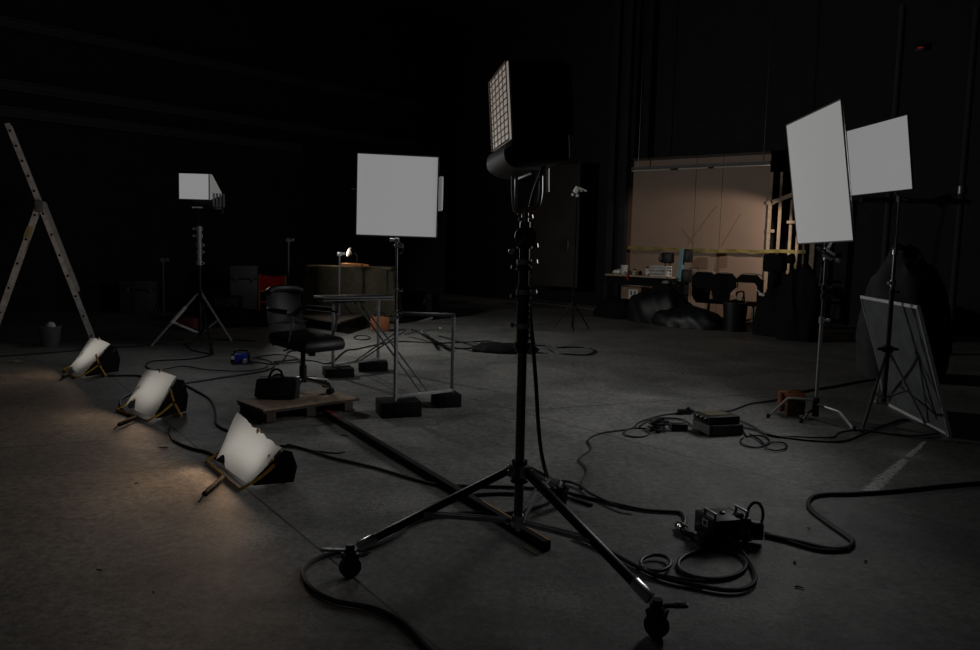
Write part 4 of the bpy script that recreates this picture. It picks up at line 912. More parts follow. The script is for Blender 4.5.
def worklight(i, a, b, c, d, lab):
    Q = [D(*p_) for p_ in (a, b, c, d)]                     # lower left, lower right, upper right, upper left
    for q0 in Q: q0.z = max(q0.z, .03)
    mid = (Q[0] + Q[1])/2; mid.z = 0
    rt = thing('work_light', mid, lab, 'work light', 'floor work lights with diffusion sheets')
    xx = (Q[1] - Q[0]).normalized(); yy = ((Q[3] + Q[2]) - (Q[0] + Q[1])); yy = (yy - xx*yy.dot(xx)).normalized(); nn = xx.cross(yy).normalized()
    if nn.dot(O - mid) < 0: nn = -nn
    xh = V((xx.x, xx.y, 0)).normalized(); bk = V((-xh.y, xh.x, 0)); bk = bk if bk.dot(nn) < 0 else -bk   # level axes: along the front, towards the back
    def P(x, y, z): return mid + xh*x + bk*y + V((0, 0, z))
    hwid = (Q[1] - Q[0]).length/2
    def sh(u, v):
        v0 = v
        if u < .5: v0 = v + (1-v)*((.17, .26, .05)[i])*math.sin(min(1, u/.46)*math.pi)**1.5 * max(0, 1 - v*2.2)
        if i == 0 and v > .8 and u > .25: v0 = v0 - .05*(v-.8)/.2*abs(math.sin(u*19))
        p_ = (Q[0].lerp(Q[1], u)).lerp(Q[3].lerp(Q[2], u), v0)
        return p_ + nn*(.03*math.sin(math.pi*u)*(1 - .3*v) - .006*math.sin(v*5) + .008*math.sin(u*5 + v*3 + i))
    bb = B(); bb.grid(sh, 20, 18); bb.put('diffusion_sheet', GEL, rt)
    c0 = sum(Q, V())/4; H_ = ((Q[3] + Q[2] - Q[0] - Q[1])/2).length
    hx, hy = hwid*.62, H_*.36
    f4 = [c0 - nn*.125 + xx*hx*s_ + yy*hy*t_ for s_, t_ in ((-1, -1), (1, -1), (1, 1), (-1, 1))]
    b4 = [c0 - nn*.19 + xx*hx*.8*s_ + yy*hy*.7*t_ for s_, t_ in ((-1, -1), (1, -1), (1, 1), (-1, 1))]
    bb = B(); f_ = [bb.bm.verts.new(p_) for p_ in f4]; g_ = [bb.bm.verts.new(p_) for p_ in b4]; bb.bm.faces.new(f_); bb.bm.faces.new(g_[::-1])
    for k in range(4): bb.bm.faces.new((f_[k], f_[(k+1) % 4], g_[(k+1) % 4], g_[k]))
    hs = bb.put('housing', BLACK, rt, smooth=False)
    Rw = basis(xx, yy, xx.cross(yy)); bb = B()
    for k in range(7): bb.box(c0 - nn*.205 + xx*hx*(-.66 + .22*k), (.008, hy*1.2, .03), Rw)
    bb.put('cooling_fins', BLACK, hs, smooth=False)
    bb = B(); bb.box(c0 - nn*.120, (hx*1.8, hy*1.8, .006), Rw); bb.put('reflector', ALU, hs, smooth=False)
    dr_ = .12 if i == 0 else .15
    for e0, e1, s_ in ((Q[1], Q[2], 1), (Q[0], Q[3], -1)):
        t0, t1 = e0.lerp(e1, .06) - nn*.012, e0.lerp(e1, .97) - nn*.012
        r1_ = t1 + bk*dr_*.45 - V((0, 0, .02)); r2_ = V((t1.x, t1.y, .012)) + bk*dr_*.55; r3_ = V((t0.x, t0.y, .012)) + bk*.02
        rm = (r1_ + r2_)/2 + bk*.03
        bb = B(); bb.prism([t0, t1, r1_, rm, r2_, r3_], xh*(-.004*s_)); bb.put('foil_flap', MATTE, rt, smooth=False)
    r_ = .011; w = hwid + .01
    bb = B(); bb.tube([P(-w, -.06, .014), P(w, -.06, .014)], r_, 8, sm=1); bb.put('front_tube', YELLOW, rt)
    for s_ in (-1, 1):
        bb = B(); bb.tube([P(s_*w, -.06, .014), P(s_*(w+.035), -.05, .02), P(s_*(w+.04), .06, .07), P(s_*(w+.035), .18, .15)], r_, 8, sm=4); bb.put('side_tube', YELLOW, rt)
        bb = B(); bb.tube([P(s_*(w+.035 - (.05 if i == 0 else 0)), .15, .20 if i == 0 or s_ < 0 else .27), P(s_*(w+.035 - (.05 if i == 0 else 0)), .18, .15), P(s_*(w+.035 - (.05 if i == 0 else 0)), .25 - (.1 if i == 0 else 0), .014)], r_, 8, sm=2); bb.put('rear_leg', YELLOW, rt)
        bb = B(); bb.cyl(P(s_*(w-.02), .18, .15), P(s_*(w+.05), .18, .15), .014, seg=10); bb.put('pivot_knob', BLACK, rt)
    bb = B(); bb.tube([P(-w-.03, .25, .014), P(w+.03, .25, .014)], r_, 8, sm=1); bb.put('rear_tube', YELLOW, rt)
    gp = ((224, 477, 199, 499), (137, 417, 114, 427), (74, 370.5, 60, 378.5))[i]
    g0, g2 = G(gp[0], gp[1], .03), G(gp[2], gp[3], .03); g1 = g0.lerp(g2, .55) + V((0, 0, .006)); g2 = g0.lerp(g2, .8)
    bb = B(); bb.tube([g0, g1, g2], .016, 10, sm=3)
    for k in range(6): q0 = g0.lerp(g2, .25 + .14*k); bb.cyl(q0, q0.lerp(g2, .1), .020, seg=10)
    bb.cyl(g2, g2 + (g2-g1)*.8 - V((0, 0, .014)), .006, seg=6); bb.put('grip_handle', MATTE, rt)
    bb = B(); bb.sph(sh(.55, 1), .014, (1, 1, 1.7)); bb.put('clip', BRASS, rt)
    WLS.append((c0, xx, yy, nn, hx*2, hy*2))
for i, args in enumerate(spots): worklight(i, *args)

# ------------------------------------------------------------------ ladder
lf = G(95, 347); 
rv = V((lf.x, lf.y, 0)).normalized()            # rungs run along the line of sight
ldir = V((rv.y, -rv.x, 0))
top = PL(7, 123, lf, rv); apex = PL(39, 203, lf, rv); rear = PL(-14, 330, lf, rv); rear.z = 0.02
LD = thing('ladder', V((apex.x, apex.y, 0)), 'tall aluminium step ladder with an extended front section at the left edge', 'ladder')
ez = V((0, 0, 1))
LALU = mat('ladder_aluminium', (.62, .62, .60), .45, .3, .25, 12)
def rail(p, q, off, nm, m=LALU, w=.062, par=None):
    bb = B(); o_ = rv*off; bb.bar(p + o_, q + o_, w, .028, rv); 
    return bb.put(nm, m, par or LD, smooth=False)
lfz = V((lf.x, lf.y, .02)); wid = .42
mid2 = apex.lerp(lfz, .62)
for off in (0, wid):
    rail(lfz, apex, off, 'front_stile'); rail(apex.lerp(lfz, -.02), top, off + .03*(1 if off == 0 else -1), 'upper_stile', w=.065)
    dn = (lfz - apex).normalized(); sdv = rv.cross(dn)
    if sdv.z < 0: sdv = -sdv
    bb = B(); bb.bar(apex + rv*off + sdv*.05, mid2 + rv*off + sdv*.05, .05, .03, rv); bb.put('sliding_stile', ALU, LD, smooth=False)
    rail(rear, apex, off, 'rear_stile')
    bb = B(); bb.cyl(apex + rv*(off-.04), apex + rv*(off+.04), .05, seg=14); bb.box(apex + rv*(off-.02) - V((0, 0, .06)), (.11, .03, .13), basis(ldir, rv, ez), .01); bb.put('hinge', GREYP, LD)
    for e in (lfz, rear):
        bb = B(); bb.box(e + rv*off + V((0, 0, .025)), (.07, .04, .05), basis(ldir, rv, ez), .008); bb.put('foot', RUBBER, LD)
def rungs(p, q, n, hole=True):
    for k in range(n):
        c = p.lerp(q, (k + .5)/n); bb = B(); bb.cyl(c + rv*-.006, c + rv*(wid+.006), .016, seg=10); bb.put('rung', ALU, LD)
        bb = B(); bb.cyl(c - rv*.0175, c - rv*.0165, .017, seg=12); bb.put('rung_end', MATTE, LD)
rungs(apex, lfz, 7); rungs(apex, rear, 6); rungs(apex.lerp(top, .06), top, 5)
bb = B(); q = apex.lerp(rear, .20); bb.box(q - rv*.02, (.09, .03, .16), basis(ldir, rv, (rear-apex).normalized()), .006); bb.put('yellow_label', mat('faded_yellow', (.35, .30, .12), .6), LD)

# ------------------------------------------------------------------ far left clutter
def far_stand(px, pyb, pyt, lab, pm=None):
    c = G(px, pyb); root = thing('light_stand', c, lab, 'light stand')
    zt_ = ZAT(c, pyt); bb = B(); bb.cyl(c + V((0, 0, .05)), c + V((0, 0, zt_)), .018, seg=8); bb.put('pole', pm or GREYP, root)
    for k in range(3):
        a_ = .5 + 2.09*k; bb = B(); bb.cyl(c + V((0, 0, .55)), c + V((.4*math.cos(a_), .4*math.sin(a_), .012)), .012, seg=6); bb.put('leg', BLACKM, root)
    bb = B(); q = c + V((0, 0, zt_)); bb.box(q, (.10, .06, .08), None, .015); knob(bb, q, (1, -.3, .1), .03, .09); bb.put('grip_head', STEEL, root)
    return root, c, zt_
far_stand(288.5, 318, 240, 'thin dark stand behind the red chair back')
far_stand(164, 318, 260, 'thin dark stand far left, behind the pale braced tripod')
r3, c3_, z3 = far_stand(572, 330, 191, 'thin dark stand with a bright clamp right of the roller stand', MATTE)
q = c3_ + V((0, 0, z3)); bb = B(); bb.box(q + V((-.01, -.03, .02)), (.10, .05, .13), Matrix.Rotation(.5, 3, 'Y'), .02); bb.bar(q + V((.03, -.03, .06)), q + V((.18, -.03, .0)), .035, .03); bb.box(q + V((-.08, -.02, -.07)), (.05, .04, .05), None, .01); bb.box(q + V((.01, -.03, -.09)), (.06, .04, .05), None, .01); bb.put('bright_clamp', WHITE, r3)
# red director's chair
c = G(279, 325); DCF = V((.25, .97, 0)); DCW = V((.97, -.25, 0)); hgt = ZAT(c, 276)
DC = thing('director_chair', c, 'red canvas folding director chair with orange wood frame behind the office chair', 'chair')
def dc(x, y, z): return c + DCW*x + DCF*y + V((0, 0, z))
bb = B(); bb.grid(lambda u, v: dc((u-.5)*.55, -.24 + .05*math.sin(math.pi*u), hgt - .25*(1-v) + .035*(2*u-1)**2*(1 if v > .5 else -.6)), 8, 4, .006); bb.put('back_canvas', REDC, DC)
for s_ in (-1, 1):
    bb = B(); bb.bar(dc(s_*.27, -.24, .42), dc(s_*.27, -.26, hgt+.02), .03, .03); bb.put('back_post', OAK, DC, smooth=False)
    bb = B(); bb.bar(dc(s_*.27, -.26, .64), dc(s_*.27, .26, .64), .05, .025); bb.put('armrest', OAK, DC, smooth=False)
    for y in (-.24, .24):
        bb = B(); bb.bar(dc(s_*.27, y, .02), dc(s_*.27, y, .64), .03, .03); bb.put('leg', OAK, DC, smooth=False)
    bb = B(); bb.bar(dc(s_*.27, -.26, .03), dc(s_*.27, .26, .03), .035, .035); bb.put('foot_rail', OAK, DC, smooth=False)
    bb = B(); bb.bar(dc(-s_*.25, -.2*s_, .05), dc(s_*.25, -.2*s_, .42), .03, .02); bb.put('cross_leg', OAK, DC, smooth=False)
bb = B(); bb.grid(lambda u, v: dc((u-.5)*.53, (v-.5)*.44, .45 - .05*math.sin(math.pi*u)), 8, 4, .006); bb.put('seat_canvas', REDC, DC)
# draped table with small lamp
c = D(352, 297, 16.0); c.z = 0; tz2 = ZAT(c, 266); wx, wy = 1.75, .8
root = thing('draped_table', c, 'long table under a khaki cloth in the dark behind the office chair', 'table')
def dr(u, v):
    a_ = u*2*math.pi; cx, sy = math.cos(a_), math.sin(a_); k = 1/max(abs(cx), abs(sy))
    k = min(k, 1.18); rr = 1 + .05*v*math.sin(a_*17) + .03*v*math.sin(a_*29 + 1) + .08*v
    z = tz2*(1-v*.97) if v > 0 else tz2
    return c + V((cx*k*wx/2*rr, sy*k*wy/2*rr, z + .03*v*math.sin(a_*5)))
bb = B(); bb.grid(dr, 120, 8, .004)
bb.put('tablecloth', KHAKI, root)
bb = B(); bb.box(c + V((0, 0, tz2-.02)), (wx*.94, wy*.94, .03)); bb.put('tabletop', KHAKI, root, smooth=False)
for s_ in (-1, 1):
    for t_ in (-1, 1):
        bb = B(); bb.bar(c + V((s_*wx*.42, t_*wy*.4, 0)), c + V((s_*wx*.42, t_*wy*.4, tz2-.03)), .04, .04); bb.put('leg', BLACKM, root, smooth=False)
q = D(352, 266.5, c.y - .2); q.z = tz2 + .005; root = thing('wooden_tray', q, 'orange wooden tray on the khaki draped table', 'tray')
bb = B(); bb.box(q + V((0, 0, .03)), (.42, .16, .05), rotz(-.1), .012); bb.cyl(q + V((.2, -.03, .03)), q + V((.34, -.05, .02)), .02); bb.put('body', mat('amber_wood', (.5, .18, .04), .5), root)
qz = D(350, 252, c.y); root = thing('desk_lamp', V((qz.x, qz.y, tz2)), 'small lit clip lamp glowing above the khaki draped table', 'lamp')
bb = B(); bb.tube([V((qz.x+.12, qz.y, tz2)), V((qz.x+.14, qz.y+.02, tz2+.2)), V((qz.x+.05, qz.y+.03, qz.z)), ], .01, 6, sm=4); bb.cyl(V((qz.x+.12, qz.y, tz2+.004)), V((qz.x+.12, qz.y, tz2+.02)), .06, seg=14); bb.put('arm', BLACKM, root)
bb = B(); bb.cyl(qz + V((.09, .05, .03)), qz, .03, .09, 16); bb.put('shade', BLACK, root)
bb = B(); bb.sph(qz + V((-.02, -.02, 0)), .075, (.5, .8, 1.3), Matrix.Rotation(.35, 3, 'Y')); bb.put('bulb', BULB, root)
# rod stand with clamp behind the seat (at the draped table)
cst, zst = None, None
r4, c4_, z4 = far_stand(339.5, 327, 254, 'thin black stand right before the khaki draped table, left of the lit lamp')
# low board platform on the floor
a, b = G(305, 318), G(352, 327); bb = B()
bb.prism([G(301, 316, .22), G(334, 306, .22), G(368, 314, .22), G(340, 322, .22)], (0, 0, -.03)); 
root = thing('low_platform', G(336, 320), 'low brown board platform in front of the khaki draped table', 'platform'); bb.put('board', DWOOD, root, smooth=False)
for x, y in ((303, 317), (334, 308), (364, 315), (339, 321)):
    p_ = G(x, y, .19); bb = B(); bb.bar(V((p_.x, p_.y, 0)), p_, .06, .06); bb.put('leg', MATTE, root, smooth=False)
# plastic drums / crates in the dark, left
def crate(px, py, ytop, w_, d_, m, lab, ang=.2):
    c = G(px, py); h_ = ZAT(c, ytop); rt = rotz(ang); root = thing('flight_case', c, lab, 'case')
    bb = B(); bb.box(c + V((0, 0, h_*.35)), (w_, d_, h_*.7), rt, .01); bb.put('body', m, root)
    bb = B(); bb.box(c + V((0, 0, h_*.86)), (w_*1.01, d_*1.01, h_*.27), rt, .01); bb.put('lid', m, root)
    for s_ in (-1, 1):
        bb = B(); bb.box(c + V((0, 0, h_*.70)) + rt @ V((s_*w_*.3, -d_*.505, 0)), (.07, .02, .09), rt, .004); bb.put('latch', DSTEEL, root)
    return root
CASE = mat('case_grey', (.11, .115, .13), .6)
crate(245, 312, 265, .55, .5, CASE, 'tall grey flight case in the dark left of the red chair')
crate(229, 318, 296, .45, .5, mat('case_dark', (.05, .052, .06), .6), 'low dark flight case left of the tall grey case', .1)
crate(415, 318, 292, .9, .6, MATTE, 'black case in the dark right of the khaki draped table', -.2)
crate(140, 312, 280, .7, .5, mat('case_dark', (.05, .052, .06), .6), 'dark flight case in the gloom behind the ladder', .3)
crate(385, 318, 280, .8, .6, MATTE, 'bulky black case against the right end of the khaki table', .0)
c = G(50, 346); h_ = ZAT(c, 326); root = thing('bucket', c, 'grey bucket with white paper in it left of the ladder foot', 'bucket')
bb = B(); bb.lathe(c, [(.12, 0), (.15, h_*.9), (.16, h_*.9), (.16, h_)]); bb.put('body', GREYP, root)
bb = B(); bb.sph(c + V((.05, -.06, h_)), .07, (1, .7, 1)); bb.put('paper', PAPER, root)
bb = B(); c = G(17, 362); bb.grid(lambda u, v: c + V(((u-.5)*.2, (v-.5)*.1, .012 + .008*math.sin(u*7+v*5))), 5, 4, .002); tag(bb.put('paper_scrap', PAPER, at=c), 'pale paper scrap on the floor near the ladder', 'paper')
# red sandbag by left stand, orange bag by frame
c = G(187, 330); bb = B(); bb.box(c + V((0, 0, .12)), (.42, .2, .22), rotz(-.3), .06); root = thing('sandbag', c, 'dark red sandbag on the floor under the left tripod stand', 'sandbag'); bb.put('pouch', mat('dark_red_cloth', (.16, .03, .02), .8, 0, .3), root)
bb = B(); bb.tube([c + V((-.1, 0, .22)), c + V((-.06, 0, .30)), c + V((.06, 0, .30)), c + V((.1, 0, .22))], .014, 6); bb.put('strap', MATTE, root)
c = G(380, 331); h_ = ZAT(c, 315); root = thing('tool_bag', c, 'orange tool bag on the floor behind the steel frame', 'bag')
bb = B(); bb.box(c + V((0, 0, h_*.45)), (.34, .22, h_*.9), rotz(.2), .04); bb.put('body', ORANGE, root)
bb = B(); bb.tube([c + V((-.1, 0, h_*.85)), c + V((-.05, 0, h_*1.15)), c + V((.05, 0, h_*1.15)), c + V((.1, 0, h_*.85))], .014, 6); bb.put('handle', MATTE, root)
# folded stands lying behind frame
c = G(425, 335); root = thing('folded_stand', c, 'folded dark steel stand lying behind the right post of the steel frame', 'light stand')
for a, b in (((405, 334, .05), (440, 328, .35)), ((412, 330, .3), (428, 336, .05)), ((418, 322, .25), (432, 318, .45))):
    bb = B(); bb.cyl(G(a[0], a[1], a[2]), G(b[0], b[1], b[2]), .018, seg=8); bb.put('tube', DSTEEL, root)
bb = B(); bb.cyl(G(421, 333, .03), G(424, 331, .3), .03, seg=8); bb.put('collar', STEEL, root)
heap('cable_coil_heap', G(503, 352), 1.0, .45, .14, MATTE, 'low black heap of coiled cable behind the roller stand column', 'cable', 33, Matrix.Identity(3))
heap('gear_pile', G(226, 325), 1.6, .8, .35, MATTE, 'low dark tangle of gear behind the left tripod stand', 'gear', 35, Matrix.Identity(3))
# draped dark heap and dark uprights at right
c = D(903, 330, 10.5); c.z = 0; hz = ZAT(c, 252)
heap('draped_gear', c, 1.15, .9, hz*1.02, mat('dust_sheet', (.030, .030, .034), .9, 0, .3, 5, bump=.3), 'tall gear draped in a dark dust sheet behind the leaning screen', 'draped gear', 40, Matrix.Identity(3), .35)
for k, (px, lab) in enumerate(((880, 'left dark scaffold upright behind the far right softbox'), (951, 'right dark scaffold upright near the right edge'))):
    c = D(px, 320, 13.0); c.z = 0; root = thing('scaffold_pole', c, lab, 'pole', 'dark scaffold uprights'); bb = B(); bb.cyl(c, c + V((0, 0, 5.5)), .05, seg=10); bb.put('tube', WALLM, root)
    bb = B(); bb.cyl(c + V((0, 0, 2.6)), c + V((0, 0, 2.72)), .08, seg=10); bb.put('coupler', DSTEEL, root)
    bb = B(); bb.cyl(c, c + V((0, 0, .02)), .1, seg=12); bb.put('base_plate', DSTEEL, root)
p, q = D(880, 200, 12.95), D(951, 201, 12.95); q.z = p.z; bb = B(); bb.cyl(p - V((.3, 0, 0)), q + V((.3, 0, 0)), .04, seg=8); tag(bb.put('scaffold_bar', WALLM, at=p), 'dark horizontal scaffold bar across the two uprights at the right', 'bar')
# red exit pilot light high on the right
c = PL(921, 48, RB_S + V((0, 0, 0)) + PN*.1, PN); root = thing('pilot_light', c, 'tiny red pilot light high in the dark at the upper right', 'light')
bb = B(); bb.box(c, (.20, .08, .14), PZ, .01); bb.put('case', BLACK, root)
bb = B(); bb.box(c + PN*.045, (.10, .012, .03), PZ, .003); bb.put('lens', REDLED, root)

# ------------------------------------------------------------------ streak of light on the floor, painted as ragged white
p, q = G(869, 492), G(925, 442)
wm = bpy.data.materials.new('white_light_streak'); wm.use_nodes = True; wt = wm.node_tree; wb = wt.nodes['Principled BSDF']
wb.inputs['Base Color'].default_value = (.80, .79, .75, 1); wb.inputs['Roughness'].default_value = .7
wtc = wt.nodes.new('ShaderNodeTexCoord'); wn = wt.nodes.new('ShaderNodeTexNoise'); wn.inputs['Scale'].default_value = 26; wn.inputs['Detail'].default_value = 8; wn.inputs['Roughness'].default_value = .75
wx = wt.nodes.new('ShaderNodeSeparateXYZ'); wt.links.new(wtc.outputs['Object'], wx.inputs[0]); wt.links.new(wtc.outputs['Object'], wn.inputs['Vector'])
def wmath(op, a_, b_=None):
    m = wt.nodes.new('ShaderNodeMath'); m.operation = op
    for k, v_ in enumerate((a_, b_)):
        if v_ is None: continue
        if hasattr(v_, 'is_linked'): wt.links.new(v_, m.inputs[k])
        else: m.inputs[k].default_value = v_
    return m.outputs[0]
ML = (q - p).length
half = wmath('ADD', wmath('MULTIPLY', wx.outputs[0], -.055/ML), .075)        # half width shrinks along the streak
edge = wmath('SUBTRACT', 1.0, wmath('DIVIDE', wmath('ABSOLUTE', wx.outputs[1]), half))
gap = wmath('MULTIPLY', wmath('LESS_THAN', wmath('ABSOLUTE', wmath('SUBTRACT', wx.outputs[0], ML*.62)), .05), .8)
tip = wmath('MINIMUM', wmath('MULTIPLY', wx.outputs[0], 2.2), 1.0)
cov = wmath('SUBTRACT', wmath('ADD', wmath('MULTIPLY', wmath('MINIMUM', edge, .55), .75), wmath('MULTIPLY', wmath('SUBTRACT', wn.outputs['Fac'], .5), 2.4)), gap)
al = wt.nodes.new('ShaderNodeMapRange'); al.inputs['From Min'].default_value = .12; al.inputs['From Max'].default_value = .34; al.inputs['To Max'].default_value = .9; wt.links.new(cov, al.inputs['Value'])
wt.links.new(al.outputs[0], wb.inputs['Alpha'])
bb = B(); bb.grid(lambda u, v: V((u*ML, (v - .5)*.17*(1 - .6*u), .003)), 20, 4); mo = tag(bb.put('floor_light_streak', wm, smooth=False), 'streak of light painted white on the floor below the leaning screen', 'floor mark')
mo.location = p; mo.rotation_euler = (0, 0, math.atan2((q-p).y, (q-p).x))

# small debris flakes on the floor
DEB = [(345, 436, .10), (860, 489, 0), (866, 463, 0), (908, 500, 0), (800, 588, .06), (795, 563, .05), (150, 409, 0), (262, 446, .1), (163, 448, .12), (99, 571, .05), (152, 594, .03), (137, 484, .03), (711, 466, 0), (683, 374, .06), (365, 555, .10), (865, 562, .05), (808, 529, .04), (370, 561, .0)]
for k, (x, y, l) in enumerate(DEB):
    if l == 0: continue
    c = G(x, y); a_ = random.uniform(0, 3); bb = B(); bb.sph(c + V((0, 0, .006)), 1, (l*.4, l*.13, .003), rotz(a_), 8)
    for v in bb.bm.verts: v.co.x += .008*math.sin(v.co.y*140 + k); v.co.y += .006*math.sin(v.co.x*160)
    tag(bb.put('floor_scrap', MATTE, at=c), ['dark leaf like scrap on the bare concrete right of the far beam end', '', '', '', 'long dark scrap on the worn concrete below the ballast', 'thin dark scrap right of the ballast coil', '', 'dark scrap left of the pallet on the floor', 'flat dark scrap between the two nearer work lights', 'dark crumb low on the left floor', 'tiny dark crumb on the empty lower left floor', 'tiny dark crumb left of the nearest work light', '', 'dark scrap on the open floor beyond the roller stand', 'dark flat offcut right of the left caster', 'dark scrap on the right floor below the thick cable', 'tiny crumb inside the bend of the thick cable', ''][k], 'scrap')

# ------------------------------------------------------------------ cables
cable([(445, 660), (430, 650), (405, 625), (375, 609), (335, 601), (311, 588), (303, 572), (313, 561), (335, 553), (363, 549.5), (392, 538), (410, 524), (439, 515.5), (475, 513), (504, 514), (530, 509), (549, 502)], .013, 'thick black cable curving round the left caster to the bottom edge', lift=.002)
cable([(280, 446), (300, 447.5), (330, 457), (357, 463.5), (380, 469), (410, 478), (440, 485), (475, 486), (510, 487), (545, 489), (560, 491), (590, 498), (620, 505), (645, 510), (668, 511.5), (681, 513), (685, 520), (682, 529)], .010, 'long black cable from the nearest work light to the chrome ringed connector', lift=.001)
cable([(440, 505), (455, 499), (475, 495), (500, 493.5), (520, 494)], .011, 'short black cable running behind the left leg of the roller stand')
cable([(550, 481), (556, 480.5), (570, 482), (582, 487), (590, 493), (610, 503), (622, 508), (634, 510)], .009, 'cable loop right of the hanging cable, joining the long floor cable', lift=.012)
cable([(582, 489), (581.5, 484), (587, 470), (579, 459), (591, 449), (588, 440), (602, 433), (631, 428.5), (640, 422), (661, 415.5), (679, 413)], .008, 'wavy black cable running from the roller stand up to the inline plug')
cable([(692, 412.5), (728, 411), (740, 407.5), (752, 403.5), (775, 400), (800, 392), (835, 386), (862, 381), (885, 378)], .009, 'black cable from the inline plug past the orange sandbag into the dark')
cable(loop(637, 432.5, 13, 4.5, 14, -.8, .95) + [(655, 429)], .008, 'small cable loop left of the tangled bundle')
cable([(640, 426), (652, 419), (668, 418), (684, 420), (691, 425), (697, 428)], .009, 'short cable arching over the power adapter to the dimmer boxes', lift=.004)
cable([(739, 420), (752, 426), (767, 434.5), (793, 438.5), (818.6, 441), (844, 441), (861.7, 434.6), (887.6, 424), (904, 419.6), (922, 424), (938, 433)], .010, 'black cable from the dimmer boxes sweeping right under the leaning screen')
cable([(738, 426), (758, 431), (775, 436), (793, 436.5), (831, 437.5), (840, 432.5), (861, 430), (887, 433.5), (912, 436), (939, 433.5)], .009, 'second flatter cable running right from the dimmer boxes', lift=.006)
cable([(742, 428)] + loop(755, 441, 14.5, 6, 14, -2.2, .95), .008, 'left of the two small cable loops right of the dimmer boxes', lift=.003)
cable([(750, 434), (760, 440)] + loop(776, 446, 11, 4.2, 14, 3.3, .95), .008, 'right of the two small cable loops right of the dimmer boxes', lift=.008)
cable([(990, 481), (978, 483), (943.5, 486), (900, 490.6), (857, 493.5), (829, 494), (815, 496), (809, 501), (810.5, 509), (827, 522), (846.6, 535.5), (853, 542), (846.6, 548), (827, 548.5), (801, 542.5), (764.7, 535)], .014, 'thick black cable snaking from the right edge to the ballast plug')
cable([(850, 549), (836, 550.5), (818, 549.5), (800, 545), (780, 538.5), (765, 533)], .010, 'thinner cable lying alongside the thick one near the ballast', lift=.001)
cable([(705, 548)] + loop(712, 564.5, 34, 14.5, 18, -1.5, .92) + [(712, 549)], .011, 'large round cable coil in front of the ballast')
cable([(575, 536), (596.6, 545), (618, 556), (640, 568), (664, 578), (690, 584), (724, 590), (745, 588.5), (755, 580), (752, 566), (742, 552)], .012, 'black cable passing under the right leg and looping below the ballast', lift=.004)
cable([(640, 567)] + loop(655.5, 563, 15, 8, 16, 2.7, .95) + [(650, 573), (680, 579), (705, 581)], .010, 'small round cable loop behind the right leg of the roller stand', lift=.012)
cable([(170, 428), (170.5, 434), (175, 441), (192.5, 448.5), (207.5, 452), (220, 459), (240, 468)], .010, 'black cable between the two nearer work lights')
cable([(287, 444), (300, 447), (312, 450.5), (335, 453), (345, 452)], .006, 'thin black cord lying behind the nearest work light')
cable([(177, 380), (192, 388.5), (207, 397), (213, 404), (215, 413), (216, 423), (222, 428), (231, 431.5), (243, 436)], .011, 'black cable dropping from the middle work light to the nearest one')
cable([(177, 384), (200, 381), (222, 377.5), (246, 374), (266, 370.5), (274, 366), (270, 361), (258, 358)], .010, 'lower of two black cables running from the blue power box to the middle work light')
cable([(158, 369.5), (170, 368), (183, 366), (207, 369.5), (242, 371), (262, 369), (268, 365)], .009, 'upper black cable bending left from the blue power box', lift=.012)
cable([(212, 354.5), (200, 357.5), (187, 359), (165, 360), (152, 361), (146, 365), (150, 369), (160, 371)], .010, 'black cable bent in a hairpin behind the middle work light', lift=.001)
cable([(255, 341), (235, 340), (207, 339.5), (188, 343), (190, 349), (200, 352), (214, 354)], .010, 'black cable looping around the feet of the left tripod stand')
cable([(-10, 357), (32, 354), (70, 351), (110, 347.5), (140, 346), (160, 343), (180, 339), (205, 337.5)], .010, 'long thin cable on the floor from the left edge to the left tripod stand')
cable([(108, 376), (124, 375.5), (140, 376), (146, 380)], .010, 'short cable between the two farther work lights')
cable([(141, 391), (131, 394), (122, 399), (120, 405), (124, 411), (131, 416)], .011, 'cable curving round the left of the middle work light')
cable([(246, 361), (262, 362.5), (275, 364), (283, 360), (288, 352), (296, 350.5), (305, 351)], .011, 'thick cable bridging from the blue power box to the office chair', lift=.001)
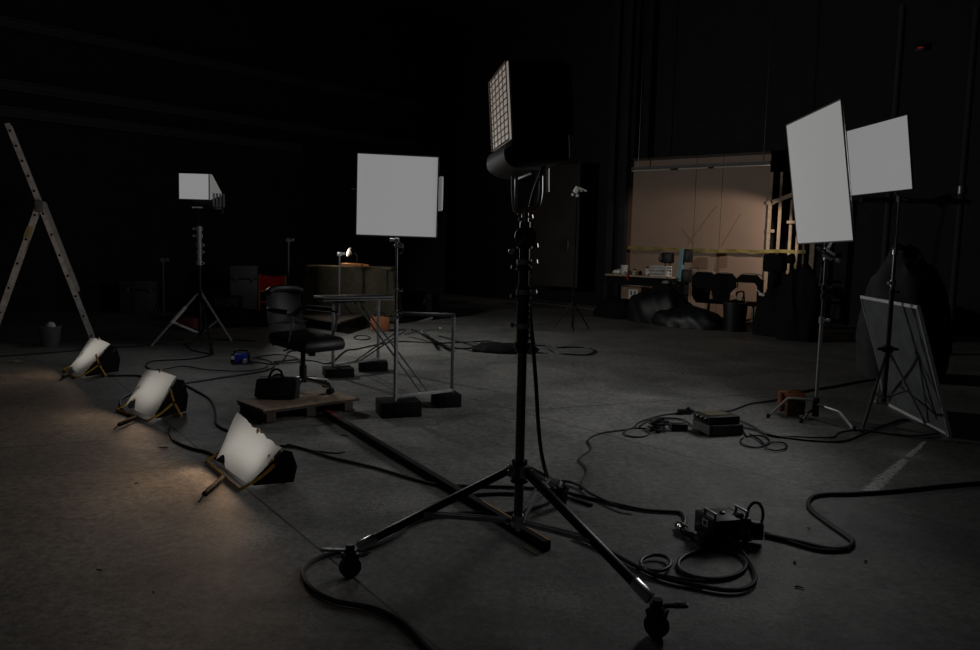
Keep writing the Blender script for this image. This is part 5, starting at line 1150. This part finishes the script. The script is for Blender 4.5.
cable([(252, 358), (270, 355), (285, 355), (297, 358), (298, 362), (283, 363), (268, 364)], .010, 'cable looping between the blue power box and the chair column', lift=.012)
cable([(268, 363), (282, 361), (300, 359.5), (315, 361), (330, 363), (345, 351), (357, 349), (375, 345), (400, 341.5), (438, 343), (470, 342), (490, 341), (505, 343)], .010, 'long dark cable running behind the steel frame to the cable heap')
cable(loop(362, 337.5, 8, 2.2, 12, 0, .95), .009, 'small cable loop on the floor behind the steel frame')
cable([(436, 344)] + loop(458, 345.5, 22, 3.2, 14, 3.3, .95), .010, 'flat oval cable loop right of the steel frame')
cable([(515, 346), (544, 345.5), (556, 347.5), (572, 347), (588, 348), (594, 351), (588, 354.5), (572, 354.5), (556, 353), (548, 349)], .012, 'cable with an oval loop right of the roller stand column')
cable([(890, 352), (893, 372), (900, 394), (915, 416), (930, 432)], .008, 'thin cable trailing from the rear right stand along the leaning screen', extra=None) if False else None

# ------------------------------------------------------------------ lamps
for k, (c0, x_, up_, n, bx_, by_) in enumerate(WLS):
    area('work_lamp_bulb', c0, x_, up_, n, bx_*1.35, by_*1.35, (.46, .48, .62)[k], (1, .97, .92), -.112)
    area('work_lamp_beam', c0, x_, up_, n, .44, .30, (6.2, 5.4, 5.4)[k], (1, .62, .36), .06)
l = bpy.data.lights.new('spotlight_beam', 'SPOT'); l.energy = 175; l.color = (1, .87, .74); l.spot_size = R(60); l.spot_blend = .45; l.shadow_soft_size = .04
o = bpy.data.objects.new('spotlight_beam', l); COL.objects.link(o); o.matrix_world = Matrix.Translation(SPOT) @ (tgt - SPOT).to_track_quat('-Z', 'Y').to_matrix().to_4x4()
l = bpy.data.lights.new('desk_lamp_bulb', 'POINT'); l.energy = 5; l.color = (1, .82, .62); l.shadow_soft_size = .05
o = bpy.data.objects.new('desk_lamp_bulb', l); COL.objects.link(o); o.location = qz + V((-.1, -.12, 0))

w = bpy.data.worlds.new('world'); S.world = w; w.use_nodes = True
w.node_tree.nodes['Background'].inputs[0].default_value = (.8, .9, 1, 1); w.node_tree.nodes['Background'].inputs[1].default_value = .02
S.cycles.max_bounces = 6
